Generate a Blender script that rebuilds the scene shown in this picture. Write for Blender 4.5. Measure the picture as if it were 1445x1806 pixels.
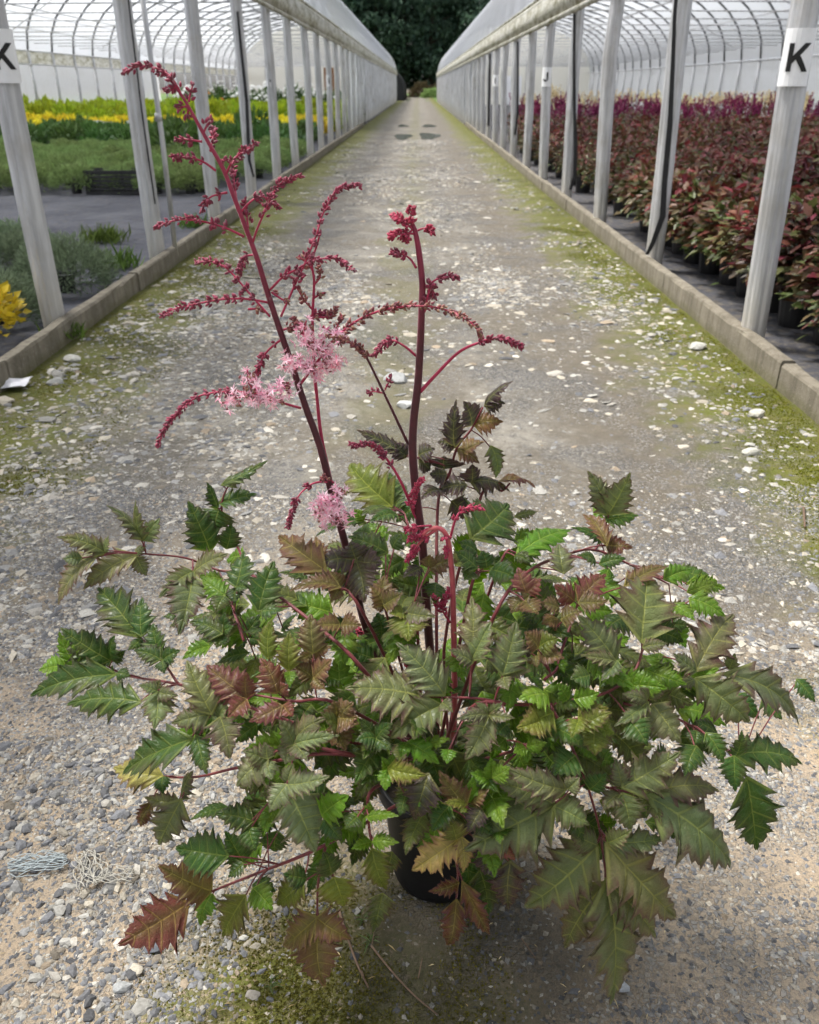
import bpy, bmesh, math, random
import numpy as np
from mathutils import Vector, Matrix, Quaternion

for o in list(bpy.data.objects):
    bpy.data.objects.remove(o, do_unlink=True)
S = bpy.context.scene
COL = S.collection

# ------------------------------------------------------------------ camera
FPX, CAMH = 1480.0, 1.35                       # focal length in photo pixels, lens height
PITCH = math.atan((903 - 152) / FPX)
YAW = math.atan((738 - 722.5) / FPX * math.cos(PITCH))
cd = bpy.data.cameras.new('camera')
cam = bpy.data.objects.new('camera', cd)
COL.objects.link(cam)
cam.location = (0, 0, CAMH)
cam.rotation_euler = (math.pi / 2 - PITCH, 0, YAW)
cd.sensor_fit = 'HORIZONTAL'
cd.sensor_width = 36.0
cd.lens = FPX / 1445 * 36.0
cd.clip_start = 0.02
cd.clip_end = 1500
cd.dof.use_dof = True
cd.dof.focus_distance = 1.42
cd.dof.aperture_fstop = 9.0
S.camera = cam

# ------------------------------------------------------------------ sky and sun (bright thin overcast)
SUN_EL, SUN_AZ = math.radians(64), math.radians(-68)   # azimuth from +Y, negative = to the left
W = bpy.data.worlds.new('World')
S.world = W
W.use_nodes = True
wn = W.node_tree
wn.nodes.clear()
sky = wn.nodes.new('ShaderNodeTexSky')
sky.sky_type = 'NISHITA'
sky.sun_disc = False
sky.sun_elevation = SUN_EL
sky.sun_rotation = SUN_AZ
sky.air_density = 1.0
sky.dust_density = 3.0
hs = wn.nodes.new('ShaderNodeHueSaturation')
hs.inputs['Saturation'].default_value = 0.22     # cloud veil: the sky is pale
bg = wn.nodes.new('ShaderNodeBackground')
bg.inputs['Strength'].default_value = 0.072
wo = wn.nodes.new('ShaderNodeOutputWorld')
wn.links.new(sky.outputs[0], hs.inputs['Color'])
wn.links.new(hs.outputs[0], bg.inputs['Color'])
wn.links.new(bg.outputs[0], wo.inputs['Surface'])
sl = bpy.data.lights.new('sun', 'SUN')
sl.energy = 1.5
sl.angle = math.radians(11)
sl.color = (1.0, 0.955, 0.89)
sun = bpy.data.objects.new('sun', sl)
COL.objects.link(sun)
sd = Vector((math.sin(SUN_AZ) * math.cos(SUN_EL), math.cos(SUN_AZ) * math.cos(SUN_EL), math.sin(SUN_EL)))
sun.rotation_euler = sd.to_track_quat('Z', 'Y').to_euler()
sun.location = sd * 60

S.view_settings.view_transform = 'Standard'
S.view_settings.look = 'None'
S.view_settings.gamma = 1.0
S.view_settings.use_curve_mapping = False
S.view_settings.exposure = 1.82
S.render.engine = 'CYCLES'
S.cycles.use_denoising = True
S.cycles.max_bounces = 6
S.cycles.diffuse_bounces = 3
S.cycles.glossy_bounces = 3
S.cycles.transmission_bounces = 6
S.cycles.transparent_max_bounces = 8
S.cycles.use_adaptive_sampling = True
S.cycles.adaptive_threshold = 0.03
S.cycles.caustics_reflective = False
S.cycles.caustics_refractive = False
S.cycles.sample_clamp_indirect = 6

# ------------------------------------------------------------------ helpers
_cp, _sp = math.cos(PITCH), math.sin(PITCH)
_R = Matrix.Rotation(YAW, 3, 'Z')
FWD = _R @ Vector((0, _cp, -_sp))
UPV = _R @ Vector((0, _sp, _cp))
RGT = _R @ Vector((1, 0, 0))
CAM = Vector((0, 0, CAMH))

def ray(x, y):
    "direction of sight through photo pixel x, y (used to survey real positions)"
    return FWD + RGT * ((x - 722.5) / FPX) + UPV * ((903 - y) / FPX)

def at_z(x, y, z=0.0):
    d = ray(x, y)
    return CAM + d * ((z - CAMH) / d.z)

def at_y(x, y, Y):
    d = ray(x, y)
    return CAM + d * (Y / d.y)

def props(o, label=None, cat=None, group=None, kind=None):
    if label: o['label'] = label
    if cat: o['category'] = cat
    if group: o['group'] = group
    if kind: o['kind'] = kind
    return o

def thing(name, label, cat, loc=(0, 0, 0), group=None, rz=0.0):
    o = bpy.data.objects.new(name, None)
    o.empty_display_size = 0.1
    COL.objects.link(o)
    o.location = loc
    o.rotation_euler = (0, 0, rz)
    return props(o, label, cat, group)

def link(name, me, parent=None, loc=None, rz=0.0, scale=None):
    o = bpy.data.objects.new(name, me)
    COL.objects.link(o)
    if parent is not None: o.parent = parent
    if loc is not None: o.location = loc
    if rz: o.rotation_euler = (0, 0, rz)
    if scale is not None: o.scale = scale if hasattr(scale, '__len__') else (scale,) * 3
    return o

def copy_tree(o, parent=None):
    c = o.copy()
    COL.objects.link(c)
    c.parent = parent
    for ch in o.children:
        copy_tree(ch, c)
    return c

class MB:
    "collects verts and faces (with material slot), builds ONE mesh"
    def __init__(s, off=(0, 0, 0)):
        s.v, s.f, s.m, s.uv, s.off = [], [], [], None, Vector(off)
    def add(s, vs, fs, mi=0):
        n = len(s.v)
        s.v += [tuple(Vector(p) - s.off) for p in vs]
        s.f += [tuple(i + n for i in f) for f in fs]
        s.m += [mi] * len(fs)
        return s
    def box(s, a, b, mi=0):
        x0, y0, z0 = a; x1, y1, z1 = b
        return s.add([(x0, y0, z0), (x1, y0, z0), (x1, y1, z0), (x0, y1, z0), (x0, y0, z1), (x1, y0, z1), (x1, y1, z1), (x0, y1, z1)],
                     [(3, 2, 1, 0), (4, 5, 6, 7), (0, 1, 5, 4), (1, 2, 6, 5), (2, 3, 7, 6), (3, 0, 4, 7)], mi)
    def tube(s, pts, rad, n=8, mi=0, caps=True, prof=None):
        pts = [Vector(p) for p in pts]
        k = len(pts)
        if not hasattr(rad, '__len__'): rad = [rad] * k
        vs, fs = [], []
        t = (pts[1] - pts[0]).normalized()
        ref = Vector((0, 0, 1)) if abs(t.z) < 0.9 else Vector((0, 1, 0))
        nx = t.cross(ref).normalized()
        for i in range(k):
            t = (pts[min(i + 1, k - 1)] - pts[max(i - 1, 0)]).normalized()
            nx = (nx - t * nx.dot(t)).normalized()
            ny = t.cross(nx)
            for j in range(n):
                a = 2 * math.pi * j / n
                r = rad[i] * (prof[j] if prof else 1.0)
                vs.append(pts[i] + nx * (math.cos(a) * r) + ny * (math.sin(a) * r))
        for i in range(k - 1):
            for j in range(n):
                a, b = i * n + j, i * n + (j + 1) % n
                fs.append((a, b, b + n, a + n))
        if caps:
            fs.append(tuple(reversed(range(n))))
            fs.append(tuple((k - 1) * n + j for j in range(n)))
        return s.add(vs, fs, mi)
    def mesh(s, name, mats, smooth=False):
        me = bpy.data.meshes.new(name)
        me.from_pydata(s.v, [], s.f)
        for m in (mats if isinstance(mats, (list, tuple)) else [mats]): me.materials.append(m)
        if any(s.m): me.polygons.foreach_set('material_index', s.m)
        me.polygons.foreach_set('use_smooth', [bool(smooth)] * len(s.f))
        me.update()
        return me
    def obj(s, name, mats, parent=None, smooth=False, loc=None):
        return link(name, s.mesh(name, mats, smooth), parent, loc)

def np_mesh(name, V, F, mats, attr=None, smooth=False, mi=None):
    "V (n,3), F (m,k) arrays of equal-size faces; attr {name: (n,4) point colours}"
    me = bpy.data.meshes.new(name)
    V = np.asarray(V, np.float32); F = np.asarray(F, np.int32)
    me.vertices.add(len(V)); me.vertices.foreach_set('co', V.ravel())
    k = F.shape[1]
    me.loops.add(F.size); me.loops.foreach_set('vertex_index', F.ravel())
    me.polygons.add(len(F))
    me.polygons.foreach_set('loop_start', np.arange(0, F.size, k, dtype=np.int32))
    me.polygons.foreach_set('loop_total', np.full(len(F), k, np.int32))
    for m in (mats if isinstance(mats, (list, tuple)) else [mats]): me.materials.append(m)
    if mi is not None: me.polygons.foreach_set('material_index', np.asarray(mi, np.int32))
    me.polygons.foreach_set('use_smooth', np.full(len(F), bool(smooth)))
    me.update(calc_edges=True)
    if attr:
        for an, ar in attr.items():
            a = me.color_attributes.new(an, 'FLOAT_COLOR', 'POINT')
            a.data.foreach_set('color', np.asarray(ar, np.float32).ravel())
    return me

def vnoise(x, y, seed=0):
    "smooth value noise on numpy arrays, 0..1"
    def h(i, j):
        n = np.sin(i * 127.1 + j * 311.7 + seed * 74.7) * 43758.5453
        return n - np.floor(n)
    xi, yi = np.floor(x), np.floor(y)
    fx, fy = x - xi, y - yi
    fx = fx * fx * (3 - 2 * fx); fy = fy * fy * (3 - 2 * fy)
    return (h(xi, yi) * (1 - fx) + h(xi + 1, yi) * fx) * (1 - fy) + (h(xi, yi + 1) * (1 - fx) + h(xi + 1, yi + 1) * fx) * fy

# ------------------------------------------------------------------ material helpers
class NT:
    def __init__(s, name):
        s.m = bpy.data.materials.new(name)
        s.m.use_nodes = True
        s.t = s.m.node_tree
        s.t.nodes.clear()
        s.out = s.n('ShaderNodeOutputMaterial')
    def n(s, typ, **kw):
        nd = s.t.nodes.new(typ)
        for k, v in kw.items():
            if k.startswith('i_'): nd.inputs[k[2:].replace('_', ' ')].default_value = v
            else: setattr(nd, k, v)
        return nd
    def l(s, a, b): s.t.links.new(a, b)
    def noise(s, scale, detail=4, rough=0.6, vec=None, dist=0.0):
        nd = s.n('ShaderNodeTexNoise')
        nd.inputs['Scale'].default_value = scale
        nd.inputs['Detail'].default_value = detail
        nd.inputs['Roughness'].default_value = rough
        nd.inputs['Distortion'].default_value = dist
        if vec is not None: s.l(vec, nd.inputs['Vector'])
        return nd.outputs['Fac']
    def ramp(s, fac, stops, interp='LINEAR'):
        nd = s.n('ShaderNodeValToRGB')
        cr = nd.color_ramp
        cr.interpolation = interp
        while len(cr.elements) < len(stops): cr.elements.new(0.5)
        for e, (p, c) in zip(cr.elements, stops):
            e.position = p
            e.color = (c, c, c, 1) if not hasattr(c, '__len__') else tuple(c) + ((1,) if len(c) == 3 else ())
        s.l(fac, nd.inputs[0])
        return nd.outputs[0]
    def mix(s, fac, a, b, blend='MIX'):
        nd = s.n('ShaderNodeMix', data_type='RGBA', blend_type=blend)
        for sock, v in ((nd.inputs[0], fac), (nd.inputs[6], a), (nd.inputs[7], b)):
            if isinstance(v, bpy.types.NodeSocket): s.l(v, sock)
            elif hasattr(v, '__len__'): sock.default_value = tuple(v) + ((1,) if len(v) == 3 else ())
            else: sock.default_value = v
        return nd.outputs[2]
    def math(s, op, a, b=0.0, clamp=False):
        nd = s.n('ShaderNodeMath', operation=op, use_clamp=clamp)
        for sock, v in ((nd.inputs[0], a), (nd.inputs[1], b)):
            if isinstance(v, bpy.types.NodeSocket): s.l(v, sock)
            else: sock.default_value = v
        return nd.outputs[0]
    def smooth(s, v, lo, hi):
        nd = s.n('ShaderNodeMapRange', interpolation_type='SMOOTHSTEP')
        s.l(v, nd.inputs[0])
        nd.inputs[1].default_value = lo; nd.inputs[2].default_value = hi
        return nd.outputs[0]
    def pos(s):
        g = s.n('ShaderNodeNewGeometry')
        x = s.n('ShaderNodeSeparateXYZ'); s.l(g.outputs['Position'], x.inputs[0])
        return g.outputs['Position'], x.outputs[0], x.outputs[1], x.outputs[2]
    def objco(s):
        return s.n('ShaderNodeTexCoord').outputs['Object']
    def bump(s, h, strength=0.5, dist=0.01, normal=None):
        nd = s.n('ShaderNodeBump')
        nd.inputs['Strength'].default_value = strength
        nd.inputs['Distance'].default_value = dist
        s.l(h, nd.inputs['Height'])
        if normal is not None: s.l(normal, nd.inputs['Normal'])
        return nd.outputs[0]
    def bsdf(s, color, rough=0.6, metal=0.0, normal=None, spec=0.5, **kw):
        b = s.n('ShaderNodeBsdfPrincipled')
        for k, v in (('Base Color', color), ('Roughness', rough), ('Metallic', metal), ('Specular IOR Level', spec)):
            if isinstance(v, bpy.types.NodeSocket): s.l(v, b.inputs[k])
            elif hasattr(v, '__len__'): b.inputs[k].default_value = tuple(v) + ((1,) if len(v) == 3 else ())
            else: b.inputs[k].default_value = v
        for k, v in kw.items(): b.inputs[k].default_value = v
        if normal is not None: s.l(normal, b.inputs['Normal'])
        return b.outputs[0]
    def done(s, shader):
        s.l(shader, s.out.inputs['Surface'])
        return s.m

def leafy(name, base, tint, trans=0.3, rough=0.5, attr='tint', jitter=0.25, spec=0.35):
    "foliage: colour between base and tint by per-leaf attribute, brightness by object, light through the blade"
    t = NT(name)
    a = t.n('ShaderNodeAttribute', attribute_name=attr)
    sp = t.n('ShaderNodeSeparateColor'); t.l(a.outputs['Color'], sp.inputs[0])
    c = t.mix(sp.outputs[0], base, tint)
    oi = t.n('ShaderNodeObjectInfo')
    v = t.n('ShaderNodeHueSaturation')
    t.l(c, v.inputs['Color'])
    t.l(t.math('ADD', t.math('ADD', t.math('MULTIPLY', sp.outputs[1], jitter * 2.4), 1 - jitter * 1.7), t.math('MULTIPLY', oi.outputs['Random'], jitter)), v.inputs['Value'])
    t.l(t.math('ADD', t.math('MULTIPLY', oi.outputs['Random'], 0.03), 0.485), v.inputs['Hue'])
    p = t.bsdf(v.outputs[0], rough, spec=spec)
    tr = t.n('ShaderNodeBsdfTranslucent'); t.l(v.outputs[0], tr.inputs[0])
    mx = t.n('ShaderNodeMixShader'); mx.inputs[0].default_value = trans
    t.l(p, mx.inputs[1]); t.l(tr.outputs[0], mx.inputs[2])
    return t.done(mx.outputs[0])
# ================================================================== SETTING
rng = np.random.default_rng(7)
random.seed(7)
XL, XR = -2.19, 1.905                 # centre lines of the two rows of legs
KL, KR = -2.05, 1.79                 # road faces of the kerbs
HW = 11.8                             # width of each tunnel
Y_END1 = 93.0                        # far end of the tunnels
Y_PART = 76.0                        # far end of the near pair of tunnels

def m_road():
    t = NT('gravel_road')
    P, x, y, z = t.pos()
    n1 = t.noise(0.55, 5, 0.6, P)
    n2 = t.noise(2.3, 5, 0.65, P, 0.4)
    n3 = t.noise(9, 4, 0.6, P)
    n4 = t.noise(120, 3, 0.7, P)
    n5 = t.noise(380, 2, 0.7, P)
    # fine crushed stone pressed into the surface
    warp = t.n('ShaderNodeVectorMath', operation='ADD')
    nv = t.n('ShaderNodeTexNoise'); nv.inputs['Scale'].default_value = 60; t.l(P, nv.inputs['Vector'])
    sc = t.n('ShaderNodeVectorMath', operation='SCALE'); sc.inputs['Scale'].default_value = 0.012
    t.l(nv.outputs['Color'], sc.inputs[0]); t.l(P, warp.inputs[0]); t.l(sc.outputs[0], warp.inputs[1])
    def vor(scale, feat='F1'):
        v = t.n('ShaderNodeTexVoronoi', feature=feat)
        v.inputs['Scale'].default_value = scale
        t.l(warp.outputs[0], v.inputs['Vector'])
        return v
    va, vb, ve = vor(105), vor(46), vor(105, 'DISTANCE_TO_EDGE')
    stone = t.ramp(va.outputs['Color'], [(0.0, (0.075, 0.078, 0.085)), (0.35, (0.17, 0.172, 0.178)), (0.62, (0.27, 0.262, 0.245)), (0.85, (0.40, 0.375, 0.33)), (1.0, (0.12, 0.115, 0.115))])
    stoneb = t.ramp(vb.outputs['Color'], [(0.0, (0.10, 0.104, 0.112)), (0.5, (0.26, 0.255, 0.245)), (1.0, (0.42, 0.39, 0.34))])
    sand = t.mix(t.smooth(n2, 0.35, 0.68), (0.47, 0.365, 0.25), (0.33, 0.28, 0.215))
    far_ = t.smooth(y, 1.7, 3.0)
    sand = t.mix(t.math('MULTIPLY', far_, t.smooth(n3, 0.1, 0.4)), sand, t.mix(t.smooth(t.noise(1.7, 6, .7, P, .6), 0.45, 0.62), (0.125, 0.111, 0.087), (0.285, 0.266, 0.224)))
    sand = t.mix(t.smooth(n4, 0.42, 0.72), sand, (0.21, 0.185, 0.155))
    mud = t.mix(t.smooth(n3, 0.3, 0.7), (0.130, 0.111, 0.084), (0.180, 0.155, 0.118))
    mud = t.mix(t.smooth(n4, 0.45, 0.75), mud, (0.11, 0.092, 0.07))
    base = t.mix(t.math('MULTIPLY', t.smooth(n1, 0.46, 0.58), t.smooth(y, 1.3, 2.4)), sand, mud)
    grit = t.noise(30, 5, .75, P, .5)
    base = t.mix(t.math('MULTIPLY', t.smooth(grit, .50, .62), t.math('MULTIPLY', far_, .45)), base, (0.36, 0.343, 0.30))
    base = t.mix(t.math('MULTIPLY', t.smooth(grit, .46, .34), t.math('MULTIPLY', far_, .6)), base, (0.115, 0.10, 0.082))
    # wheel track of damp earth right of the middle
    trk = t.math('MULTIPLY', t.smooth(t.math('ABSOLUTE', t.math('SUBTRACT', x, 0.98)), 0.55, 0.15), t.smooth(y, 1.9, 2.6))
    trk2 = t.math('MULTIPLY', t.smooth(t.math('ABSOLUTE', t.math('SUBTRACT', x, 0.02)), 0.36, 0.10), t.math('MULTIPLY', t.smooth(y, 1.7, 2.4), t.smooth(y, 9.0, 5.0)))
    base = t.mix(t.math('MULTIPLY', t.math('MAXIMUM', trk, t.math('MULTIPLY', trk2, .75)), t.smooth(n2, 0.22, 0.46)), base, mud)
    # where stones show
    gm = t.math('MULTIPLY', t.smooth(n2, 0.44, 0.60), t.smooth(va.outputs['Color'], 0.40, 0.5))
    gm2 = t.smooth(t.math('ADD', t.noise(1.35, 4, 0.6, P), t.math('MULTIPLY', n3, 0.25)), 0.60, 0.74)
    edge = t.smooth(ve.outputs['Distance'], 0.03, 0.16)
    c = t.mix(t.math('MULTIPLY', t.math('MAXIMUM', gm, gm2), edge), base, stone)
    c = t.mix(t.math('MULTIPLY', t.smooth(vb.outputs['Distance'], 0.38, 0.22), t.smooth(t.noise(3.1, 3, 0.5, P), 0.5, 0.64)), c, stoneb)
    # moss along both kerbs, a thin crown strip, and a patch under the pot
    dl = t.math('SUBTRACT', x, KL); dr = t.math('SUBTRACT', KR, x)
    wob = t.math('MULTIPLY', t.math('SUBTRACT', n2, 0.5), 1.3)
    wob2 = t.math('MULTIPLY', t.math('SUBTRACT', n3, 0.5), 0.55)
    ml = t.math('MULTIPLY', t.smooth(t.math('ADD', t.math('ADD', dl, wob), wob2), 0.90, 0.24), 0.95)
    mr = t.smooth(t.math('ADD', t.math('ADD', dr, wob), wob2), 0.80, 0.24)
    cr = t.math('MULTIPLY', t.smooth(t.math('ADD', t.math('ABSOLUTE', t.math('ADD', x, 0.12)), wob), 0.30, 0.0), t.math('MULTIPLY', t.smooth(y, 2.2, 4.0), 0.3))
    px = t.math('ADD', t.math('ABSOLUTE', t.math('ADD', x, 0.14)), t.math('ABSOLUTE', t.math('MULTIPLY', t.math('SUBTRACT', y, 0.87), 1.0)))
    pt = t.math('MULTIPLY', t.smooth(t.math('ADD', px, t.math('MULTIPLY', wob2, 0.7)), 0.44, 0.16), 0.92)
    moss_m = t.math('MAXIMUM', t.math('MAXIMUM', ml, mr), t.math('MAXIMUM', cr, pt))
    moss_m = t.math('MULTIPLY', moss_m, t.smooth(t.math('ADD', n4, t.math('MULTIPLY', t.math('SUBTRACT', n5, 0.5), 0.5)), 0.31, 0.47))
    moss = t.mix(t.smooth(n3, 0.35, 0.7), (0.130, 0.155, 0.006), (0.185, 0.175, 0.016))
    moss = t.mix(t.smooth(n5, 0.4, 0.7), moss, (0.062, 0.058, 0.014))
    c = t.mix(moss_m, c, moss)
    # dark grit under the pot: damp, with the plant's shadow painted in
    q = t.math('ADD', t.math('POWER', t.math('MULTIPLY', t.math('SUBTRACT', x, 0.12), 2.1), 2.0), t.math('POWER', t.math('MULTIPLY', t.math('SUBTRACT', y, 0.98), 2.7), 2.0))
    damp_shade = t.smooth(t.math('ADD', q, t.math('MULTIPLY', wob2, 0.8)), 0.55, 0.1)
    c = t.mix(t.math('MULTIPLY', damp_shade, 0.8), c, (0.055, 0.048, 0.034))
    c = t.mix(t.smooth(n5, 0.25, 0.75), t.mix(0.35, c, (0.05, 0.045, 0.04), 'MULTIPLY'), c)
    h = t.math('ADD', t.math('MULTIPLY', t.math('MULTIPLY', edge, t.math('MAXIMUM', gm, gm2)), 0.9), t.math('ADD', t.math('MULTIPLY', n4, 0.6), t.math('MULTIPLY', n5, 0.35)))
    b = t.bump(h, 0.9, 0.006, t.bump(n3, 0.4, 0.02))
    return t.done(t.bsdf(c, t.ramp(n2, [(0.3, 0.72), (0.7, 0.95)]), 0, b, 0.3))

def m_plain(name, col, rough=0.8, metal=0.0, var=0.25, scale=14, bump=0.3, bd=0.004, spec=0.4, col2=None):
    t = NT(name)
    P = t.objco()
    n = t.noise(scale, 5, 0.65, P); n2 = t.noise(scale * 9, 3, 0.6, P)
    dark = col2 or tuple(c * (1 - var * 1.6) for c in col)
    c = t.mix(t.smooth(n, 0.3, 0.7), dark, col)
    c = t.mix(t.math('MULTIPLY', n2, 0.35), c, tuple(min(1, k * 1.25) for k in col))
    return t.done(t.bsdf(c, rough, metal, t.bump(n2, bump, bd), spec))

def m_concrete():
    t = NT('kerb_concrete')
    P, x, y, z = t.pos()
    n = t.noise(5, 6, 0.65, P); f = t.noise(70, 4, 0.7, P); g = t.noise(1.3, 4, 0.6, P)
    st = t.n('ShaderNodeMapping'); st.inputs['Scale'].default_value = (9, 9, 1.2); t.l(P, st.inputs['Vector'])
    streak = t.noise(2.2, 4, 0.6, st.outputs[0])
    c = t.mix(t.smooth(n, 0.3, 0.7), (0.170, 0.150, 0.115), (0.255, 0.228, 0.178))
    c = t.mix(t.math('MULTIPLY', t.smooth(streak, 0.42, 0.66), 0.7), c, (0.115, 0.10, 0.075))
    c = t.mix(t.math('MULTIPLY', t.smooth(t.math('ADD', t.math('MULTIPLY', z, -4.5), g), 0.25, 0.5), 0.55), c, (0.115, 0.108, 0.05))
    c = t.mix(t.math('MULTIPLY', t.smooth(f, 0.55, 0.75), 0.6), c, (0.42, 0.385, 0.32))
    return t.done(t.bsdf(c, 0.9, 0, t.bump(t.math('ADD', f, n), 0.7, 0.006), 0.25))

def m_galv():
    t = NT('galvanised_steel')
    P = t.n('ShaderNodeNewGeometry').outputs['Position']
    mp = t.n('ShaderNodeMapping'); mp.inputs['Scale'].default_value = (26, 26, 2.0); t.l(P, mp.inputs['Vector'])
    n = t.noise(1.0, 5, 0.6, mp.outputs[0]); f = t.noise(45, 4, 0.7, P); g = t.noise(3, 4, 0.6, P)
    sz = t.n('ShaderNodeSeparateXYZ'); t.l(P, sz.inputs[0])
    c = t.mix(t.smooth(n, 0.3, 0.7), (0.40, 0.406, 0.418), (0.64, 0.645, 0.658))
    c = t.mix(t.math('MULTIPLY', t.smooth(g, 0.5, 0.7), 0.35), c, (0.34, 0.31, 0.26))
    low = t.smooth(t.math('ADD', sz.outputs[2], t.math('MULTIPLY', f, 0.35)), 0.75, 0.22)
    c = t.mix(t.math('MULTIPLY', low, 0.6), c, (0.47, 0.435, 0.36))
    r = t.ramp(f, [(0.3, 0.42), (0.7, 0.62)])
    met = t.math('SUBTRACT', 0.38, t.math('MULTIPLY', low, 0.3))
    b = t.n('ShaderNodeBsdfPrincipled')
    t.l(c, b.inputs['Base Color']); t.l(r, b.inputs['Roughness']); t.l(met, b.inputs['Metallic']); t.l(t.bump(f, 0.12, 0.003), b.inputs['Normal'])
    return t.done(b.outputs[0])

def m_film(name, col=(0.76, 0.79, 0.84), transp=0.36, transl=0.64, dirt=0.4):
    t = NT(name)
    P = t.n('ShaderNodeNewGeometry').outputs['Position']
    n = t.noise(1.6, 5, 0.6, P); f = t.noise(12, 5, 0.7, P)
    c = t.mix(t.math('MULTIPLY', t.smooth(f, 0.52, 0.75), dirt), col, (0.55, 0.56, 0.5))
    c = t.mix(t.math('MULTIPLY', t.smooth(n, 0.5, 0.75), dirt * 0.5), c, (0.68, 0.69, 0.66))
    d = t.bsdf(c, 0.35, 0, t.bump(t.noise(4, 3, 0.5, P), 0.25, 0.03), 0.5)
    tl = t.n('ShaderNodeBsdfTranslucent'); t.l(c, tl.inputs[0])
    tp = t.n('ShaderNodeBsdfTransparent'); tp.inputs[0].default_value = (0.97, 0.98, 1, 1)
    a = t.n('ShaderNodeMixShader'); a.inputs[0].default_value = transl; t.l(d, a.inputs[1]); t.l(tl.outputs[0], a.inputs[2])
    b = t.n('ShaderNodeMixShader'); b.inputs[0].default_value = transp; t.l(a.outputs[0], b.inputs[1]); t.l(tp.outputs[0], b.inputs[2])
    return t.done(b.outputs[0])

def m_band():
    t = NT('mildewed_curtain')
    P, x, y, z = t.pos()
    mp = t.n('ShaderNodeMapping'); mp.inputs['Scale'].default_value = (1, 1.0, 3.5); t.l(P, mp.inputs['Vector'])
    n = t.noise(1.7, 6, 0.7, mp.outputs[0]); f = t.noise(11, 5, 0.7, P)
    c = t.mix(t.smooth(n, 0.42, 0.7), (0.66, 0.655, 0.60), (0.47, 0.455, 0.345))
    c = t.mix(t.math('MULTIPLY', t.smooth(t.math('ADD', t.math('MULTIPLY', f, .6), t.math('MULTIPLY', n, .4)), 0.47, 0.6), 0.85), c, (0.20, 0.185, 0.10))
    d = t.bsdf(c, 0.6, 0, t.bump(f, 0.4, 0.01))
    tl = t.n('ShaderNodeBsdfTranslucent'); t.l(c, tl.inputs[0])
    a = t.n('ShaderNodeMixShader'); a.inputs[0].default_value = 0.3; t.l(d, a.inputs[1]); t.l(tl.outputs[0], a.inputs[2])
    return t.done(a.outputs[0])

def m_mat_fabric(nm='weed_mat', k=1.0, dirt=.5):
    t = NT(nm)
    P = t.n('ShaderNodeNewGeometry').outputs['Position']
    n = t.noise(1.2, 5, 0.6, P); f = t.noise(18, 5, 0.7, P); w = t.noise(3.2, 3, 0.5, P, 0.8)
    c = t.mix(t.smooth(n, 0.35, 0.65), (0.115 * k, 0.12 * k, 0.15 * k), (0.19 * k, 0.195 * k, 0.225 * k))
    c = t.mix(t.math('MULTIPLY', t.smooth(f, 0.75 - dirt * .4, 0.75), dirt), c, (0.17, 0.145, 0.105))
    return t.done(t.bsdf(c, 0.85, 0, t.bump(w, 1.0, 0.06, t.bump(f, 0.6, 0.008)), 0.2))

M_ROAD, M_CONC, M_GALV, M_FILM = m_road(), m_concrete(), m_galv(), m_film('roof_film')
M_WALLFILM = m_film('wall_film', (0.84, 0.87, 0.90), 0.16, 0.55, 0.6)
M_HOOP = m_plain('weathered_tube', (0.20, 0.205, 0.21), 0.55, .35, var=.25, scale=3)
M_BAND, M_MAT = m_band(), m_mat_fabric('weed_mat', .50, .6)
M_MAT2 = m_mat_fabric('shaded_dirty_weed_mat', .35, .8)  # right-hand mat: dirtier, with foliage shade put into its darker colour
M_BLACKPL = m_plain('black_plastic', (0.016, 0.016, 0.017), 0.42, var=0.2, bump=0.15, spec=0.5)
M_STRAP = m_plain('black_strap', (0.02, 0.02, 0.022), 0.5)
M_WHITE = m_plain('white_plate', (0.90, 0.91, 0.93), 0.4, var=0.05, bump=0.05)
M_INK = m_plain('black_ink', (0.012, 0.012, 0.012), 0.5)
M_SOILG = m_plain('bare_ground', (0.14, 0.115, 0.08), 0.95, scale=3, bump=0.6, bd=0.02)
M_GRASS = m_plain('meadow', (0.10, 0.17, 0.035), 0.9, scale=0.6, bump=0.8, bd=0.05, col2=(0.06, 0.11, 0.02))
M_SHADE = m_plain('shade_cloth', (0.018, 0.019, 0.022), 0.7)

# ---- ground and road
me = MB().add([(-300, -200, -0.03), (300, -200, -0.03), (300, 420, -0.03), (-300, 420, -0.03)], [(0, 1, 2, 3)]).mesh('ground', M_SOILG)
props(link('ground', me), kind='structure')

def road_z(x, y):
    z = 0.012 * (vnoise(x * 1.1, y * 0.7, 3) - 0.5) + 0.006 * (vnoise(x * 4, y * 4, 5) - 0.5)
    z += -0.012 * np.exp(-((x - 0.98) / 0.35) ** 2) - 0.010 * np.exp(-((x + 1.1) / 0.35) ** 2)
    return z
ys = np.concatenate([np.linspace(-3, 0.3, 12), np.arange(0.36, 4, 0.05), np.arange(4, 12, 0.14), np.arange(12, 150, 1.4)])
xs = np.linspace(KL - 0.02, KR + 0.02, 78)
gx, gy = np.meshgrid(xs, ys)
V = np.stack([gx.ravel(), gy.ravel(), road_z(gx, gy).ravel()], 1)
nx, ny = len(xs), len(ys)
ii = (np.arange(ny - 1)[:, None] * nx + np.arange(nx - 1)[None]).ravel()
F = np.stack([ii, ii + 1, ii + nx + 1, ii + nx], 1)
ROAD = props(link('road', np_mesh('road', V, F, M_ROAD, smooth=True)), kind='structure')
me = MB().add([(-60, 94, -0.012), (60, 94, -0.012), (60, 200, -0.012), (-60, 200, -0.012)], [(0, 1, 2, 3)]).mesh('field', M_GRASS)
props(link('field', me), kind='structure')
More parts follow.
